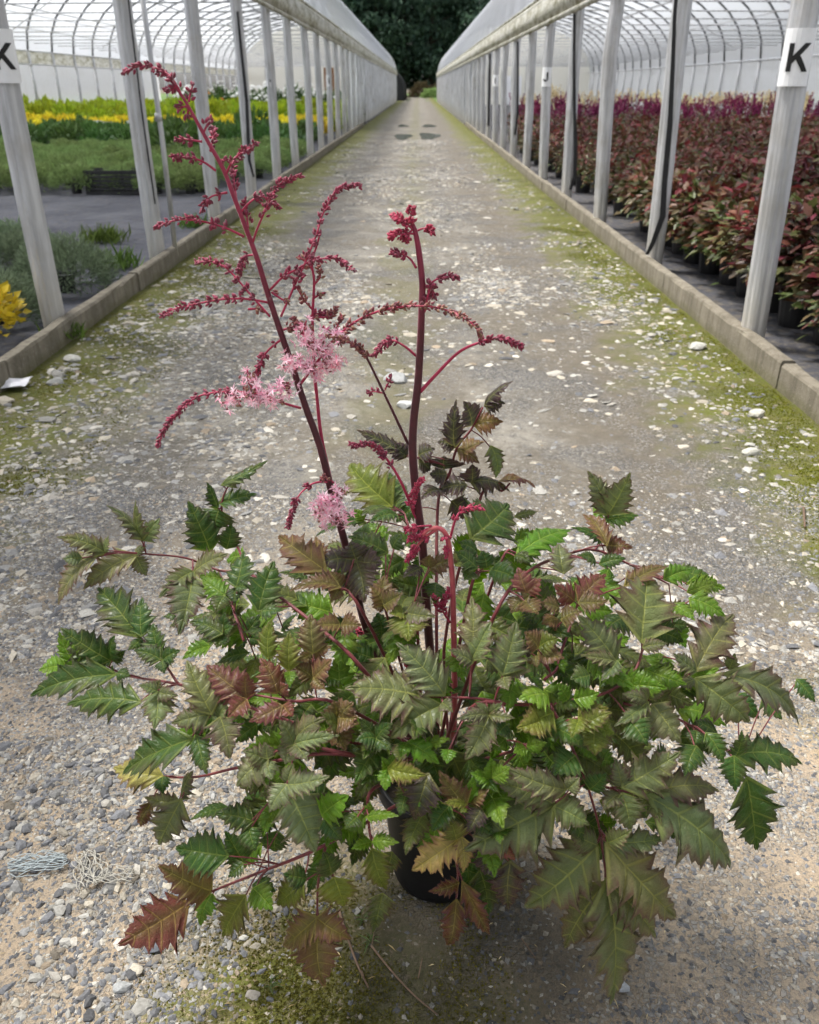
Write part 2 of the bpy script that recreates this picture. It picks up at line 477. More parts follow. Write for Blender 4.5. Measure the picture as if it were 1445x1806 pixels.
for nm, x0, x1 in (('weed_mat', KL - 0.07 - 12.4, KL - 0.07), ('weed_mat', KR + 0.07, KR + 12.4)):
    xs2 = np.linspace(x0, x1, 60); ys2 = np.linspace(-3, 78, 160)
    a, b = np.meshgrid(xs2, ys2)
    z = 0.004 + 0.018 * vnoise(a * 2.3, b * 1.6, 9) + 0.012 * vnoise(a * 0.9 + b * 0.8, b * 4.2, 4)
    i2 = (np.arange(159)[:, None] * 60 + np.arange(59)[None]).ravel()
    props(link(nm, np_mesh(nm, np.stack([a.ravel(), b.ravel(), z.ravel()], 1), np.stack([i2, i2 + 1, i2 + 61, i2 + 60], 1), M_MAT if x0 < 0 else M_MAT2, smooth=True)), kind='structure')

# ---- kerbs, block by block
def kerb(name, xin, sgn):
    root = props(thing(name, None, None, (xin, 0, 0)), kind='structure')
    r = random.Random(5 if sgn > 0 else 6)
    y = -2.6
    while y < 34:
        L = 2.22 + r.uniform(-0.05, 0.05)
        n = 14
        vs, fs = [], []
        j = r.uniform(-0.008, 0.008); h0 = 0.135 + r.uniform(-0.008, 0.01)
        for i in range(n + 1):
            yy = y + 0.008 + (L - 0.016) * i / n
            w1, w2, w3 = r.uniform(-.004, .004), r.uniform(-.005, .005), r.uniform(-.004, .003)
            b = 0.010
            prof = [(0 + w1, -0.05), (0.003 + w1, h0 - b - 0.004), (b + w2, h0 + w3), (0.075 - b + w2, h0 + w3), (0.078, h0 - b), (0.078, -0.05)]
            vs += [(sgn * (p[0] + j), yy, p[1]) for p in prof]
        for i in range(n):
            for k in range(5):
                a = i * 6 + k
                q = (a, a + 1, a + 7, a + 6)
                fs.append(q if sgn < 0 else q[::-1])
        fs.append((0, 1, 2, 3, 4, 5) if sgn > 0 else (5, 4, 3, 2, 1, 0))
        e = n * 6
        fs.append(tuple(e + k for k in ((5, 4, 3, 2, 1, 0) if sgn > 0 else (0, 1, 2, 3, 4, 5))))
        MB().add(vs, fs).obj('kerb_block', M_CONC, root)
        y += L
kerb('kerb_left', KL, -1)
kerb('kerb_right', KR, 1)

# ---- polytunnels
LEGPROF = [1.0, .99, .89, .985, 1.0, .985, .89, .99, 1.0, 0.99, .985, .99, 1.0, .99, .89, .985, 1.0, .985, .89, .99, 1.0, .99, .985, .99]
def arch(x0, sgn, k, n, z0=None, z1=5.7, w=HW, zf=None, off=0.0):
    zf = zf or (2.48 if sgn < 0 else 2.32)
    z0 = z0 or (2.62 if sgn < 0 else 2.42)
    a = math.pi * k / n
    zb = z0 + (zf - z0) * k / n
    return (x0 + sgn * (w / 2 - (w / 2 + off) * math.cos(a)), zb + (z1 - z0 + off) * math.sin(a) ** 0.92 if 0 < k < n else zb)

def film_arch(x0, sgn, y0, y1, bay, off=0.05, n=26, sag=0.03, z0=None):
    "film pulled over the hoops: a little lower between two hoops"
    yy = np.arange(y0, y1 + 0.01, bay / 4)
    vs = []
    for i, y in enumerate(yy):
        s = -sag * (1 - math.cos(2 * math.pi * (y - y0) / bay)) / 2
        for k in range(n + 1):
            x, z = arch(x0, sgn, k, n, off=off + s, z0=z0)
            vs.append((x, y, z))
    fs = [(i * (n + 1) + k, i * (n + 1) + k + 1, (i + 1) * (n + 1) + k + 1, (i + 1) * (n + 1) + k) for i in range(len(yy) - 1) for k in range(n)]
    return vs, fs

def polytunnel(x0, sgn, yl, label, y_start, y_end, far_closed, near_closed=False, detail=True):
    root = thing('polytunnel', label, 'polytunnel', (x0, y_start, 0), 'polytunnels beside the road')
    o = Vector((x0, y_start, 0))
    xf = x0 + sgn * HW
    N = 18
    ZE = 2.62 if sgn < 0 else 2.42
    ZF = 2.48 if sgn < 0 else 2.32
    for i, y in enumerate(yl):
        r = random.Random(i * 7 + (3 if sgn > 0 else 0))
        tx, ty = r.uniform(-.018, .018), r.uniform(-.04, .04)
        ln = -.045 if sgn > 0 else .0
        pts = [(x0, y, -0.02), (x0 + tx + ln * .4, y, 0.8), (x0 + tx * 1.5 + ln * .9, y + ty * .5, 1.6), (x0 + ln + sgn * 0.02, y + ty, ZE)]
        if not near_closed or i % 1 == 0:
            MB(o).tube(pts, [0.068, 0.070, 0.070, 0.066], 24, prof=LEGPROF).obj('leg', M_GALV, root, smooth=False)
        if y < Y_PART:
            hp = [(p[0], y, p[1]) for p in (arch(x0, sgn, k, N) for k in range(N + 1))]
            MB(o).tube(hp, 0.042, 8).obj('hoop', M_HOOP, root, smooth=True)
            MB(o).tube([(xf, y, ZF), (xf - sgn * 0.02, y, 1.2), (xf, y, -0.02)], 0.055, 8).obj('leg', M_GALV, root, smooth=True)
            MB(o).tube([(x0 + sgn * 0.25, y + 0.05, 2.78), (xf - sgn * 0.25, y + 0.05, 2.72)], 0.016, 6).obj('tie_bar', M_GALV, root, smooth=True)
            if i % 4 == 1:
                MB(o).tube([(x0 + sgn * 1.2, y + 0.08, 2.76), (x0 + sgn * HW / 2, y + 0.08, 5.5)], 0.014, 6).obj('brace', M_GALV, root, smooth=True)
                MB(o).tube([(xf - sgn * 1.2, y + 0.08, 2.76), (x0 + sgn * HW / 2, y + 0.1, 5.5)], 0.014, 6).obj('brace', M_GALV, root, smooth=True)
    if detail:
        for k in (2, 5, 9, 13, 16):
            x, z = arch(x0, sgn, k, N)
            MB(o).tube([(x, y_start, z - 0.045), (x, y_end, z - 0.045)], 0.017, 6).obj('purlin', M_GALV, root, smooth=True)
        for f_ in (0.25, 0.5, 0.75):
            MB(o).tube([(x0 + sgn * HW * f_, y_start, 2.80), (x0 + sgn * HW * f_, y_end, 2.80)], 0.012, 6).obj('wire', M_GALV, root, smooth=True)
    vs, fs = film_arch(x0, sgn, y_start, y_end, 2.25)
    MB(o).add(vs, fs).obj('roof_film', M_FILM, root, smooth=True)
    # eave: gutter board with rolled curtain below it
    n = int((y_end - y_start) / 0.28)
    r = random.Random(int(x0 * 100))
    vs, fs = [], []
    for i in range(n + 1):
        y = y_start + (y_end - y_start) * i / n
        w = r.uniform(-.014, .014)
        xo = x0 - sgn * 0.115
        prof = [(xo, ZE - .27 + w), (xo - sgn * 0.03, ZE - .12 + w), (xo - sgn * 0.012, ZE + .01), (xo + sgn * 0.06, ZE + .10), (xo + sgn * 0.11, ZE + .04), (xo + sgn * 0.02, ZE - .25 + w)]
        vs += [(p[0] + r.uniform(-.006, .006), y, p[1]) for p in prof]
    for i in range(n):
        for k in range(6):
            a, b = i * 6 + k, i * 6 + (k + 1) % 6
            fs.append((a, b, b + 6, a + 6))
    MB(o).add(vs, fs).obj('eave_curtain', M_BAND, root, smooth=True)
    MB(o).tube([(x0 - sgn * 0.11, y_start, ZE - .28), (x0 - sgn * 0.11, y_end, ZE - .28)], 0.032, 8).obj('roll_bar', M_BAND, root, smooth=True)
    MB(o).tube([(x0 - sgn * 0.125, y_start, ZE + .08), (x0 - sgn * 0.125, y_end, ZE + .08)], 0.022, 6).obj('film_channel', M_BAND, root, smooth=True)
    def wall(xw, z0, z1, nm, mat, y0=y_start, y1=y_end):
        vs, fs = [], []
        yy = np.arange(y0, y1 + 0.01, 0.55)
        for i, y in enumerate(yy):
            b = 0.03 * math.sin(i * 1.9) * math.sin(i * 0.37 + 1)
            for k in range(4):
                vs.append((xw + b * math.sin(math.pi * k / 3) + 0.01 * ((i + k) % 2), y, z0 + (z1 - z0) * k / 3))
        for i in range(len(yy) - 1):
            for k in range(3):
                a = i * 4 + k
                fs.append((a, a + 1, a + 5, a + 4))
        MB(o).add(vs, fs).obj(nm, mat, root, smooth=True)
    if far_closed:
        wall(xf + sgn * 0.065, 0.0, ZF + .04, 'side_wall_film', M_WALLFILM)
        MB(o).tube([(xf - sgn * 0.05, y_start, ZF - .03), (xf - sgn * 0.05, y_end, ZF - .03)], 0.04, 6).obj('rail', M_GALV, root, smooth=True)
    else:
        wall(xf + sgn * 0.065, ZF - .42, ZF + .04, 'side_wall_film', M_BAND)
        for zz in (ZF - .42, ZF):
            MB(o).tube([(xf - sgn * 0.05, y_start, zz), (xf - sgn * 0.05, y_end, zz)], 0.025, 6).obj('rail', M_GALV, root, smooth=True)
    wall(x0 + sgn * 0.10, 0.0, ZE - .25, 'side_wall_film', M_WALLFILM, 31.5, y_end)
    return root

YL1 = [5.02 + 2.24 * i for i in range(-2, 40)]
YR1 = [4.72 + 2.24 * i for i in range(-2, 40)]
T_L = polytunnel(XL, -1, YL1, 'long polytunnel left of the road, full of green and yellow plants', 0.4, Y_END1, False)
T_R = polytunnel(XR, 1, YR1, 'long polytunnel right of the road, full of dark red plants', 0.1, Y_END1, True)
def end_wall(root, x0, sgn, y, door):
    o = Vector((x0, 0.4 if sgn < 0 else 0.1, 0))
    N = 20
    top = [arch(x0, sgn, k, N, off=0.03) for k in range(N + 1)]
    vs = [(p[0], y, p[1]) for p in top] + [(p[0], y, 0) for p in top]
    MB(o).add(vs, [(k, k + 1, N + 2 + k, N + 1 + k) for k in range(N)]).obj('end_wall', M_ENDW, root)
    for i in range(1, 7):
        x = x0 + sgn * HW * i / 7
        MB(o).box((x - .03, y - .07, 0), (x + .03, y - .012, 3.2)).obj('stud', M_GALV, root)
    for (a, b, zt, mt) in door:
        MB(o).box((x0 + sgn * b, y - .10, 0.02), (x0 + sgn * a, y - .02, zt) if sgn < 0 else (x0 + sgn * b, y - .02, zt)).obj('door', mt, root) if sgn < 0 else \
            MB(o).box((x0 + a, y - .10, 0.02), (x0 + b, y - .02, zt)).obj('door', mt, root)
M_ENDW = m_film('end_wall_sheet', (0.82, 0.80, 0.72), 0.0, 0.35, 0.3)
M_DOOR = m_plain('brown_door', (0.30, 0.15, 0.06), 0.6)
M_TEAL = m_plain('pale_teal_panel', (0.45, 0.62, 0.62), 0.5)
end_wall(T_L, XL, -1, Y_PART, [(4.2, 5.4, 2.7, M_DOOR), (1.2, 2.6, 2.9, M_TEAL)])
end_wall(T_R, XR, 1, Y_PART, [(5.2, 6.4, 2.1, M_WHITE)])

# neighbour beyond the open far side of the left tunnel
xn = XL - HW - 2.6
root = thing('polytunnel', 'pale film-covered polytunnel behind the left tunnel', 'polytunnel', (xn, -2, 0))
vs, fs = film_arch(xn, -1, -2, 60, 2.25, n=18)
MB((xn, -2, 0)).add(vs, fs).obj('roof_film', M_WALLFILM, root, smooth=True)
vs, fs = [], []
for i in range(58):
    y = -2 + i * 62 / 57
    for k in range(4): vs.append((xn + 0.05 * math.sin(i * 2.1 + k), y, 2.32 * k / 3))
for i in range(57):
    for k in range(3):
        a = i * 4 + k; fs.append((a, a + 1, a + 5, a + 4))
MB((xn, -2, 0)).add(vs, fs).obj('side_wall_film', M_WALLFILM, root, smooth=True)

# black shade tunnel past the left row
root = thing('shade_tunnel', 'low black shade-cloth tunnel at the far end on the left', 'polytunnel', (-2.3, 97, 0))
N = 14
vs = []
for y in np.linspace(97, 118, 12):
    for k in range(N + 1):
        a = math.pi * k / N
        vs.append((-1.45 - 3.2 * (1 - math.cos(a)), y, 0.4 + 3.0 * math.sin(a) ** 0.8 if 0 < k < N else 0.0))
fs = [(i * (N + 1) + k, i * (N + 1) + k + 1, (i + 1) * (N + 1) + k + 1, (i + 1) * (N + 1) + k) for i in range(11) for k in range(N)]
fs.append(tuple(range(N + 1)))
MB((-2.3, 97, 0)).add(vs, fs).obj('shade_cloth', M_SHADE, root, smooth=False)
for y in np.linspace(97, 118, 7):
    MB((-2.3, 97, 0)).tube([(-1.45 - 3.2 * (1 - math.cos(math.pi * k / N)), y, (0.4 + 3.0 * math.sin(math.pi * k / N) ** 0.8 if 0 < k < N else 0) + 0.03) for k in range(N + 1)], 0.04, 6).obj('hoop', M_STRAP, root, smooth=True)

# ---- lettered plates on the legs
def letter(ch):
    "strokes as quads in a 1 x 1.45 box, bold upright sans"
    w = 0.27
    if ch == 'K':
        return [[(0, 0), (w, 0), (w, 1.45), (0, 1.45)], [(w, .52), (.86, 1.45), (1.22, 1.45), (w, .34)][:0] or [(w - .01, .40), (w - .01, .80), (.80, 1.45), (1.15, 1.45)], [(.44, .62), (.62, .86), (1.18, 0), (.84, 0)]]
    if ch == 'J':
        q = [[(.56, .42), (.84, .42), (.84, 1.45), (.56, 1.45)]]
        pts = [(.70 - .28 - 0 + .0, .0)]
        for i in range(8):
            a0, a1 = -math.pi * i / 8, -math.pi * (i + 1) / 8
            c = (.42, .42)
            q.append([(c[0] + .42 * math.cos(a0), c[1] + .42 * math.sin(a0)), (c[0] + .14 * math.cos(a0), c[1] + .14 * math.sin(a0)),
                      (c[0] + .14 * math.cos(a1), c[1] + .14 * math.sin(a1)), (c[0] + .42 * math.cos(a1), c[1] + .42 * math.sin(a1))])
        return q
    if ch == 'I':
        return [[(.36, 0), (.64, 0), (.64, 1.45), (.36, 1.45)]]
    return [[(0, 0), (w, 0), (w, 1.45), (0, 1.45)], [(.73, 0), (1, 0), (1, 1.45), (.73, 1.45)], [(w, .6), (.73, .6), (.73, .86), (w, .86)]]

def row_sign(x, y, z, ch, label, W_=0.165, H_=0.25, sgn=1):
    root = thing('row_sign', label, 'sign', (x, y, z), 'lettered row signs on the legs', -.32 if x > 0 else .32)
    # plate bent round the leg
    n = 8
    vs, fs = [], []
    R_ = 0.0745
    for k in range(n + 1):
        a = math.radians(-90 - 62 + 124 * k / n)
        for zz in (-H_ / 2, H_ / 2):
            for rr in (R_, R_ + 0.003):
                vs.append((rr * math.cos(a), rr * math.sin(a), zz))
    for k in range(n):
        b = k * 4
        fs += [(b + 1, b + 5, b + 7, b + 3), (b + 4, b, b + 2, b + 6), (b, b + 4, b + 5, b + 1), (b + 3, b + 7, b + 6, b + 2)]
    fs += [(0, 1, 3, 2), (n * 4, n * 4 + 2, n * 4 + 3, n * 4 + 1)]
    MB().add(vs, fs).obj('plate', M_WHITE, root)
    h = 0.085
    vs, fs = [], []
    for q in letter(ch):
        m = 6
        L = len(vs)
        for i in range(m + 1):
            for k in range(m + 1):
                f_, e_ = i / m, k / m
                u, v = [(q[0][c] * (1 - f_) + q[1][c] * f_) * (1 - e_) + (q[3][c] * (1 - f_) + q[2][c] * f_) * e_ for c in (0, 1)]
                a = math.radians(-90) + (u - 0.5) * h / R_
                vs.append(((R_ + .0055) * math.cos(a), (R_ + .0055) * math.sin(a), (v - 0.725) * h))
        fs += [(L + i * (m + 1) + k, L + (i + 1) * (m + 1) + k, L + (i + 1) * (m + 1) + k + 1, L + i * (m + 1) + k + 1) for i in range(m) for k in range(m)]
    MB().add(vs, fs).obj('letter', M_INK, root)
row_sign(XL, YL1[2], 1.49, 'K', 'white K plate on the nearest left leg, cut by the picture edge')
row_sign(XR - .042, YR1[2], 1.475, 'K', 'white K plate on the nearest right leg, largest of the letter plates')
row_sign(XL, YL1[6], 1.47, 'J', 'white J plate on the fifth leg of the left row')
row_sign(XR - .042, YR1[6], 1.47, 'J', 'white J plate on the fifth leg of the right row')
row_sign(XL, YL1[10], 1.47, 'I', 'small distant white plate on a left leg, nearest the brown door')
row_sign(XR - .042, YR1[10], 1.47, 'I', 'small distant white plate on the right row, beyond the J plate')

# ---- straps and the thin standing pipe
def strap(tun, sgn, x0, y, pts):
    o = Vector((x0, 0.4 if sgn < 0 else 0.1, 0))
    vs, fs = [], []
    for i, (dx, z, w) in enumerate(pts):
        vs += [(x0 + dx - w, y - .087, z), (x0 + dx + w, y - .089, z), (x0 + dx + w, y - .081, z), (x0 + dx - w, y - .079, z)]
    for i in range(len(pts) - 1):
        for k in range(4):
            a, b = i * 4 + k, i * 4 + (k + 1) % 4
            fs.append((a, b, b + 4, a + 4))
    MB(o).add(vs, fs).obj('strap', M_STRAP, tun, smooth=False)
strap(T_R, 1, XR, YR1[3], [(-.115, 2.1, .012), (-.10, 1.8, .012), (-.07, 1.5, .014), (-.035, 1.1, .018), (-.02, .7, .02), (.0, .45, .022), (-.05, .25, .018), (-.085, .16, .014)])
strap(T_R, 1, XR, YR1[5], [(-.09, 2.1, .014), (-.05, 1.6, .016), (.0, 1.1, .018), (.05, .7, .024), (.07, .35, .022), (.03, .18, .016)])
strap(T_R, 1, XR, YR1[8], [(-.04, 2.1, .016), (.0, 1.5, .018), (.03, .9, .02), (.0, .5, .02)])
strap(T_R, 1, XR, YR1[11], [(-.05, 2.1, .02), (-.03, 1.2, .03), (-.02, .4, .03)])
strap(T_L, -1, XL, YL1[5], [(.02, 2.15, .014), (.03, 1.7, .016), (.045, 1.2, .02), (.03, .8, .022), (.02, .5, .018), (.06, .3, .012)])
strap(T_L, -1, XL, YL1[3], [(.06, 2.1, .006), (.05, 1.2, .006), (.06, .5, .006)])
p = at_z(312, 463)
root = thing('standing_pipe', 'thin grey pipe standing on the road edge of the left kerb', 'pipe', (p.x, p.y, 0))
MB().tube([(0, 0, -0.03), (0.004, 0, 1.0), (-0.02, 0, 2.12)], 0.021, 10).obj('pipe', M_GALV, root, smooth=True)
MB().tube([(-0.005, 0, 1.1), (-0.006, 0, 1.16)], 0.028, 10).obj('coupling', M_GALV, root, smooth=True)
# ================================================================== LOOSE STONE, MOSS, LITTER ON THE ROAD
def vcol(name, rough=0.85, spec=0.3, bump=0.35, scale=160, trans=0.0):
    t = NT(name)
    a = t.n('ShaderNodeAttribute', attribute_name='col')
    P = t.n('ShaderNodeNewGeometry').outputs['Position']
    n = t.noise(scale, 3, 0.65, P)
    c = t.mix(t.smooth(n, 0.25, 0.75), t.mix(1.0, a.outputs['Color'], (0.68, 0.67, 0.65), 'MULTIPLY'), a.outputs['Color'])
    return t.done(t.bsdf(c, rough, 0, t.bump(n, bump, 0.002), spec))
M_STONE = vcol('loose_stone')
M_MOSS = vcol('moss', 0.95, 0.1, 0.2)

def ico():
    p = (1 + 5 ** 0.5) / 2
    v = np.array([(-1, p, 0), (1, p, 0), (-1, -p, 0), (1, -p, 0), (0, -1, p), (0, 1, p), (0, -1, -p), (0, 1, -p), (p, 0, -1), (p, 0, 1), (-p, 0, -1), (-p, 0, 1)], float)
    v /= np.linalg.norm(v[0])
    f = np.array([(0, 11, 5), (0, 5, 1), (0, 1, 7), (0, 7, 10), (0, 10, 11), (1, 5, 9), (5, 11, 4), (11, 10, 2), (10, 7, 6), (7, 1, 8), (3, 9, 4), (3, 4, 2), (3, 2, 6), (3, 6, 8), (3, 8, 9), (4, 9, 5), (2, 4, 11), (6, 2, 10), (8, 6, 7), (9, 8, 1)])
    return v, f
ICO_V, ICO_F = ico()
PAL = np.array([(.40, .40, .385), (.30, .305, .31), (.20, .21, .235), (.145, .15, .165), (.46, .43, .37), (.36, .30, .23), (.52, .505, .47), (.24, .215, .18)])
PALW = np.array([.20, .20, .17, .12, .12, .06, .08, .05])

OCT_V = np.array([(1, .1, 0), (-.1, 1, .15), (-1, 0, -.1), (0, -1, .1), (.15, .1, 1), (0, 0, -1)], float); OCT_F = np.array([(0, 1, 4), (1, 2, 4), (2, 3, 4), (3, 0, 4), (1, 0, 5), (2, 1, 5), (3, 2, 5), (0, 3, 5)])
def stones(x, y, r, rg, flat=(0.3, 0.65), pale=0.0, zsink=0.25, small=False, dark=0.0):
    n = len(x)
    SV, SF = (OCT_V * 1.15, OCT_F) if small else (ICO_V, ICO_F)
    m = len(SV)
    jit = 1 + rg.uniform(-.32, .28, (n, m, 1))
    v = SV[None] * jit
    s = np.stack([r * rg.uniform(.8, 1.35, n), r * rg.uniform(.55, .95, n), r * rg.uniform(flat[0], flat[1], n)], 1)
    v = v * s[:, None]
    a, tl = rg.uniform(0, 6.283, n), rg.normal(0, .16, n)
    ct, st = np.cos(tl)[:, None], np.sin(tl)[:, None]
    vy = v[..., 1] * ct - v[..., 2] * st; vz = v[..., 1] * st + v[..., 2] * ct
    vx = v[..., 0]
    ca, sa = np.cos(a)[:, None], np.sin(a)[:, None]
    X = vx * ca - vy * sa + x[:, None]; Y = vx * sa + vy * ca + y[:, None]
    Z = vz + (road_z(x, y) + s[:, 2] * zsink)[:, None]
    V = np.stack([X, Y, Z], 2).reshape(-1, 3)
    F = (SF[None] + (np.arange(n) * m)[:, None, None]).reshape(-1, 3)
    w = PALW.copy(); w[[0, 4, 6]] += pale; w[[2, 3]] += dark; w /= w.sum()
    c = PAL[rg.choice(len(PAL), n, p=w)] * rg.uniform(.65, 1.15, (n, 1)) * np.array([1.01, .985, .94])
    wet_shade = np.exp(-(((x - .14) / .36) ** 2 + ((y - .96) / .24) ** 2) ** 2)      # stones darkened for damp and for the plant's shadow
    c = c * (1 - .5 * wet_shade)[:, None]
    C = np.repeat(np.concatenate([c, np.ones((n, 1))], 1), m, 0)
    return V, F, C

def scatter(n, x0, x1, y0, y1, dens, rg, pw=1.0):
    x = rg.uniform(x0, x1, n); y = y0 + (y1 - y0) * rg.uniform(0, 1, n) ** pw
    k = rg.uniform(0, 1, n) < dens(x, y)
    return x[k], y[k]

def merge(parts):
    Vs, Fs, Cs, o = [], [], [], 0
    for V, F, C in parts:
        Vs.append(V); Fs.append(F + o); Cs.append(C); o += len(V)
    return np.concatenate(Vs), np.concatenate(Fs), np.concatenate(Cs)

rg = np.random.default_rng(11)
def clear(x, y):                    # smooth worn earth of the right-hand wheel track
    return (1 - .8 * np.exp(-((x - 1.02) / .32) ** 2) * (y > 2.0)) * (1 - .65 * np.exp(-((x - .02) / .26) ** 2) * (y > 1.9) * (y < 7))
def d_fine(x, y):
    # heavy crushed stone on the left and to the right of the pot, thin over sand and moss
    left = np.clip((-0.18 - x) * 2.6, 0, 1) * np.clip(1.25 - (y - .7) * 1.1, .12, 1)
    p = vnoise(x * 2.1, y * 2.1, 21) * .6 + vnoise(x * 6, y * 6, 22) * .4
    d = .22 + .70 * np.clip((p - .47) * 7, 0, 1)
    d = np.maximum(d, left * np.clip((p - .33) * 5, 0.22, .9))
    q = np.exp(-(((x + .13) / .26) ** 4 + ((y - .88) / .22) ** 4))
    return d * (1 - .75 * q) * clear(x, y)
def d_mid(x, y):
    p = vnoise(x * 1.3, y * .8, 31) * .6 + vnoise(x * 4, y * 3, 32) * .4
    return np.clip((p - .36) * 3.2, .06, 1) * clear(x, y) * np.clip((x + 2.2) * 1.1, .08, 1) * np.clip((1.9 - x) * 1.3, .15, 1)
parts = []
x, y = scatter(190000, -1.5, 1.6, .5, 2.9, d_fine, rg, 1.25)
parts.append(stones(x, y, rg.gamma(2.4, .00088, len(x)) + .0017, rg, (.30, .6), 0, .0, True, .12))
x, y = scatter(4200, -1.25, -.1, .55, 1.5, lambda x, y: d_fine(x, y) * np.clip(-x * 1.6, 0, 1), rg)
parts.append(stones(x, y, rg.gamma(3.0, .0016, len(x)) + .0035, rg, (.35, .65), 0, .1, False, .1))
x, y = scatter(60000, -2.0, 1.75, 1.8, 8.5, d_mid, rg, 1.2)
parts.append(stones(x, y, rg.gamma(1.5, .0040, len(x)) + .0032, rg, (.16, .36), .15, .0, True, .05))
x, y = scatter(30000, -2.0, 1.75, 5, 26, d_mid, rg, 1.2)
parts.append(stones(x, y, rg.gamma(2.0, .006, len(x)) + .006, rg, (.12, .30), .2, .05, True))
x, y = scatter(1700, -.9, 1.1, 2.3, 7.5, lambda x, y: np.clip((vnoise(x * 2.2, y * 1.5, 46) - .42) * 4, .02, 1), rg, 1.1)
parts.append(stones(x, y, rg.gamma(2.0, .0065, len(x)) + .006, rg, (.10, .26), .3, .05))
# pale stones spilled along the moss of the right kerb and at the foot of the left one
x, y = scatter(600, 1.02, 1.76, 3.2, 8.5, lambda x, y: np.clip((vnoise(x * 3, y * 2, 41) - .3) * 2.4, 0, 1), rg, 1.0)
parts.append(stones(x, y, rg.gamma(1.6, .0065, len(x)) + .005, rg, (.25, .5), .35, .05))
x, y = scatter(300, -2.0, -1.45, 2.6, 9, lambda x, y: np.clip((vnoise(x * 3, y * 2, 43) - .25) * 2, 0, 1), rg, 1.0)
parts.append(stones(x, y, rg.gamma(2.2, .0065, len(x)) + .006, rg, (.3, .55), .5, .25))
V, F, C = merge(parts)
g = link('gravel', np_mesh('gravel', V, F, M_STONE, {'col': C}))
props(g, 'grey and cream crushed stone strewn over the whole road', 'gravel', kind='stuff')

# bigger stones one can point at
big = [((1325, 798), .032, 'pale angular stone on the moss below the right kerb, largest there', (.50, .49, .43)),
       ((1090, 1735), .017, 'grey rounded stone just below the lowest leaf tip', (.30, .32, .34)),
       ((128, 636), .045, 'pale stone at the foot of the left kerb', (.55, .54, .49)),
       ((205, 523), .045, 'small white stone close under the left kerb', (.66, .65, .62)),
       ((100, 676), .04, 'flat grey stone on the mossy left road edge', (.42, .42, .40)),
       ((1335, 733), .04, 'cream stone lying in moss beside the right kerb', (.52, .50, .44)),
       ((1230, 615), .05, 'cluster-top pale stone near the middle of the right kerb', (.52, .51, .47)),
       ((700, 670), .06, 'broad flat grey slab of stone between the flower stems', (.42, .43, .43)),
       ((715, 716), .04, 'white stone between the two flower stems, nearest the thick one', (.55, .56, .55)),
       ((240, 1710), .013, 'cream angular stone at lower left among grey gravel', (.50, .46, .38)),
       ((215, 1870 - 130), .014, 'long grey stone at the lower left corner', (.36, .37, .37)),
       ((270, 1673), .014, 'dark blue-grey stone beside the bronze leaf tip', (.13, .14, .16)),
       ((430, 1655), .0075, 'small white pebble on the moss left of the pot', (.58, .57, .52)),
       ((445, 1755), .011, 'pale pebble in the moss at the bottom', (.46, .42, .36))]
for (pxy, r, lab, c) in big:
    P_ = at_z(*pxy)
    bm = bmesh.new()
    bmesh.ops.create_icosphere(bm, subdivisions=2, radius=1)
    q = random.Random(pxy[0])
    ph = [q.uniform(0, 6) for _ in range(6)]
    pl = [(Vector((q.gauss(0, 1), q.gauss(0, 1), q.gauss(0, .7))).normalized(), q.uniform(.62, .85)) for _ in range(7)]
    for v in bm.verts:
        for n_, d_ in pl:                      # cut flat facets
            e = v.co.dot(n_) - d_
            if e > 0: v.co -= n_ * e
        v.co *= 1 + .05 * math.sin(v.co.x * 5 + ph[0]) + .05 * math.sin(v.co.y * 6 + ph[1])
        v.co = Vector((v.co.x * r * 1.25, v.co.y * r * .9, v.co.z * r * .55))
    me = bpy.data.meshes.new('stone'); bm.to_mesh(me); bm.free()
    a = me.color_attributes.new('col', 'FLOAT_COLOR', 'POINT')
    for d_ in a.data: d_.color = (*c, 1)
    me.materials.append(M_STONE)
    o = link('stone', me, None, (P_.x, P_.y, float(road_z(P_.x, P_.y)) + r * .22), q.uniform(-.6, .6))
    props(o, lab, 'stone', 'larger stones on the road')

# moss cushions: tiny tufts where the road is green
def tufts(x, y, h, rg, c0, c1):
    n = len(x)
    a = rg.uniform(0, 6.283, n)
    base = np.stack([x, y, road_z(x, y) - .001], 1)
    V = np.zeros((n, 6, 3)); 
    for k in range(3):
        an = a + k * 2.1
        dx, dy = np.cos(an), np.sin(an)
        V[:, k] = base + np.stack([dx * h * .9, dy * h * .9, np.zeros(n)], 1)
        V[:, 3 + k] = base + np.stack([-dx * h * .25 + rg.normal(0, .2, n) * h, -dy * h * .25 + rg.normal(0, .2, n) * h, h * rg.uniform(.5, 1.0, n)], 1)
    F = np.array([(0, 1, 5), (1, 2, 3), (2, 0, 4), (3, 4, 5)])
    F = (F[None] + (np.arange(n) * 6)[:, None, None]).reshape(-1, 3)
    m = rg.uniform(0, 1, (n, 1))
    c = (np.array(c0) * m + np.array(c1) * (1 - m)) * rg.uniform(.7, 1.25, (n, 1))
    return V.reshape(-1, 3), F, np.repeat(np.concatenate([c, np.ones((n, 1))], 1), 6, 0)
parts = []
q = lambda x, y: np.exp(-(((x + .14) / .27) ** 4 + ((y - .86) / .22) ** 4)) * np.clip((vnoise(x * 9, y * 9, 51) - .25) * 2.5, 0, 1)
x, y = scatter(60000, -.6, .3, .5, 1.3, q, rg)
parts.append(tufts(x, y, rg.uniform(.002, .0045, len(x)), rg, (.17, .15, .025), (.085, .085, .014)))
q = lambda x, y: np.clip((x - 1.05 - .45 * vnoise(x * 2, y * 1.6, 52)) * 3, 0, 1) * np.clip((vnoise(x * 7, y * 5, 53) - .2) * 2, 0, 1)
x, y = scatter(60000, 1.05, 1.78, 2.4, 9.5, q, rg, 1.3)
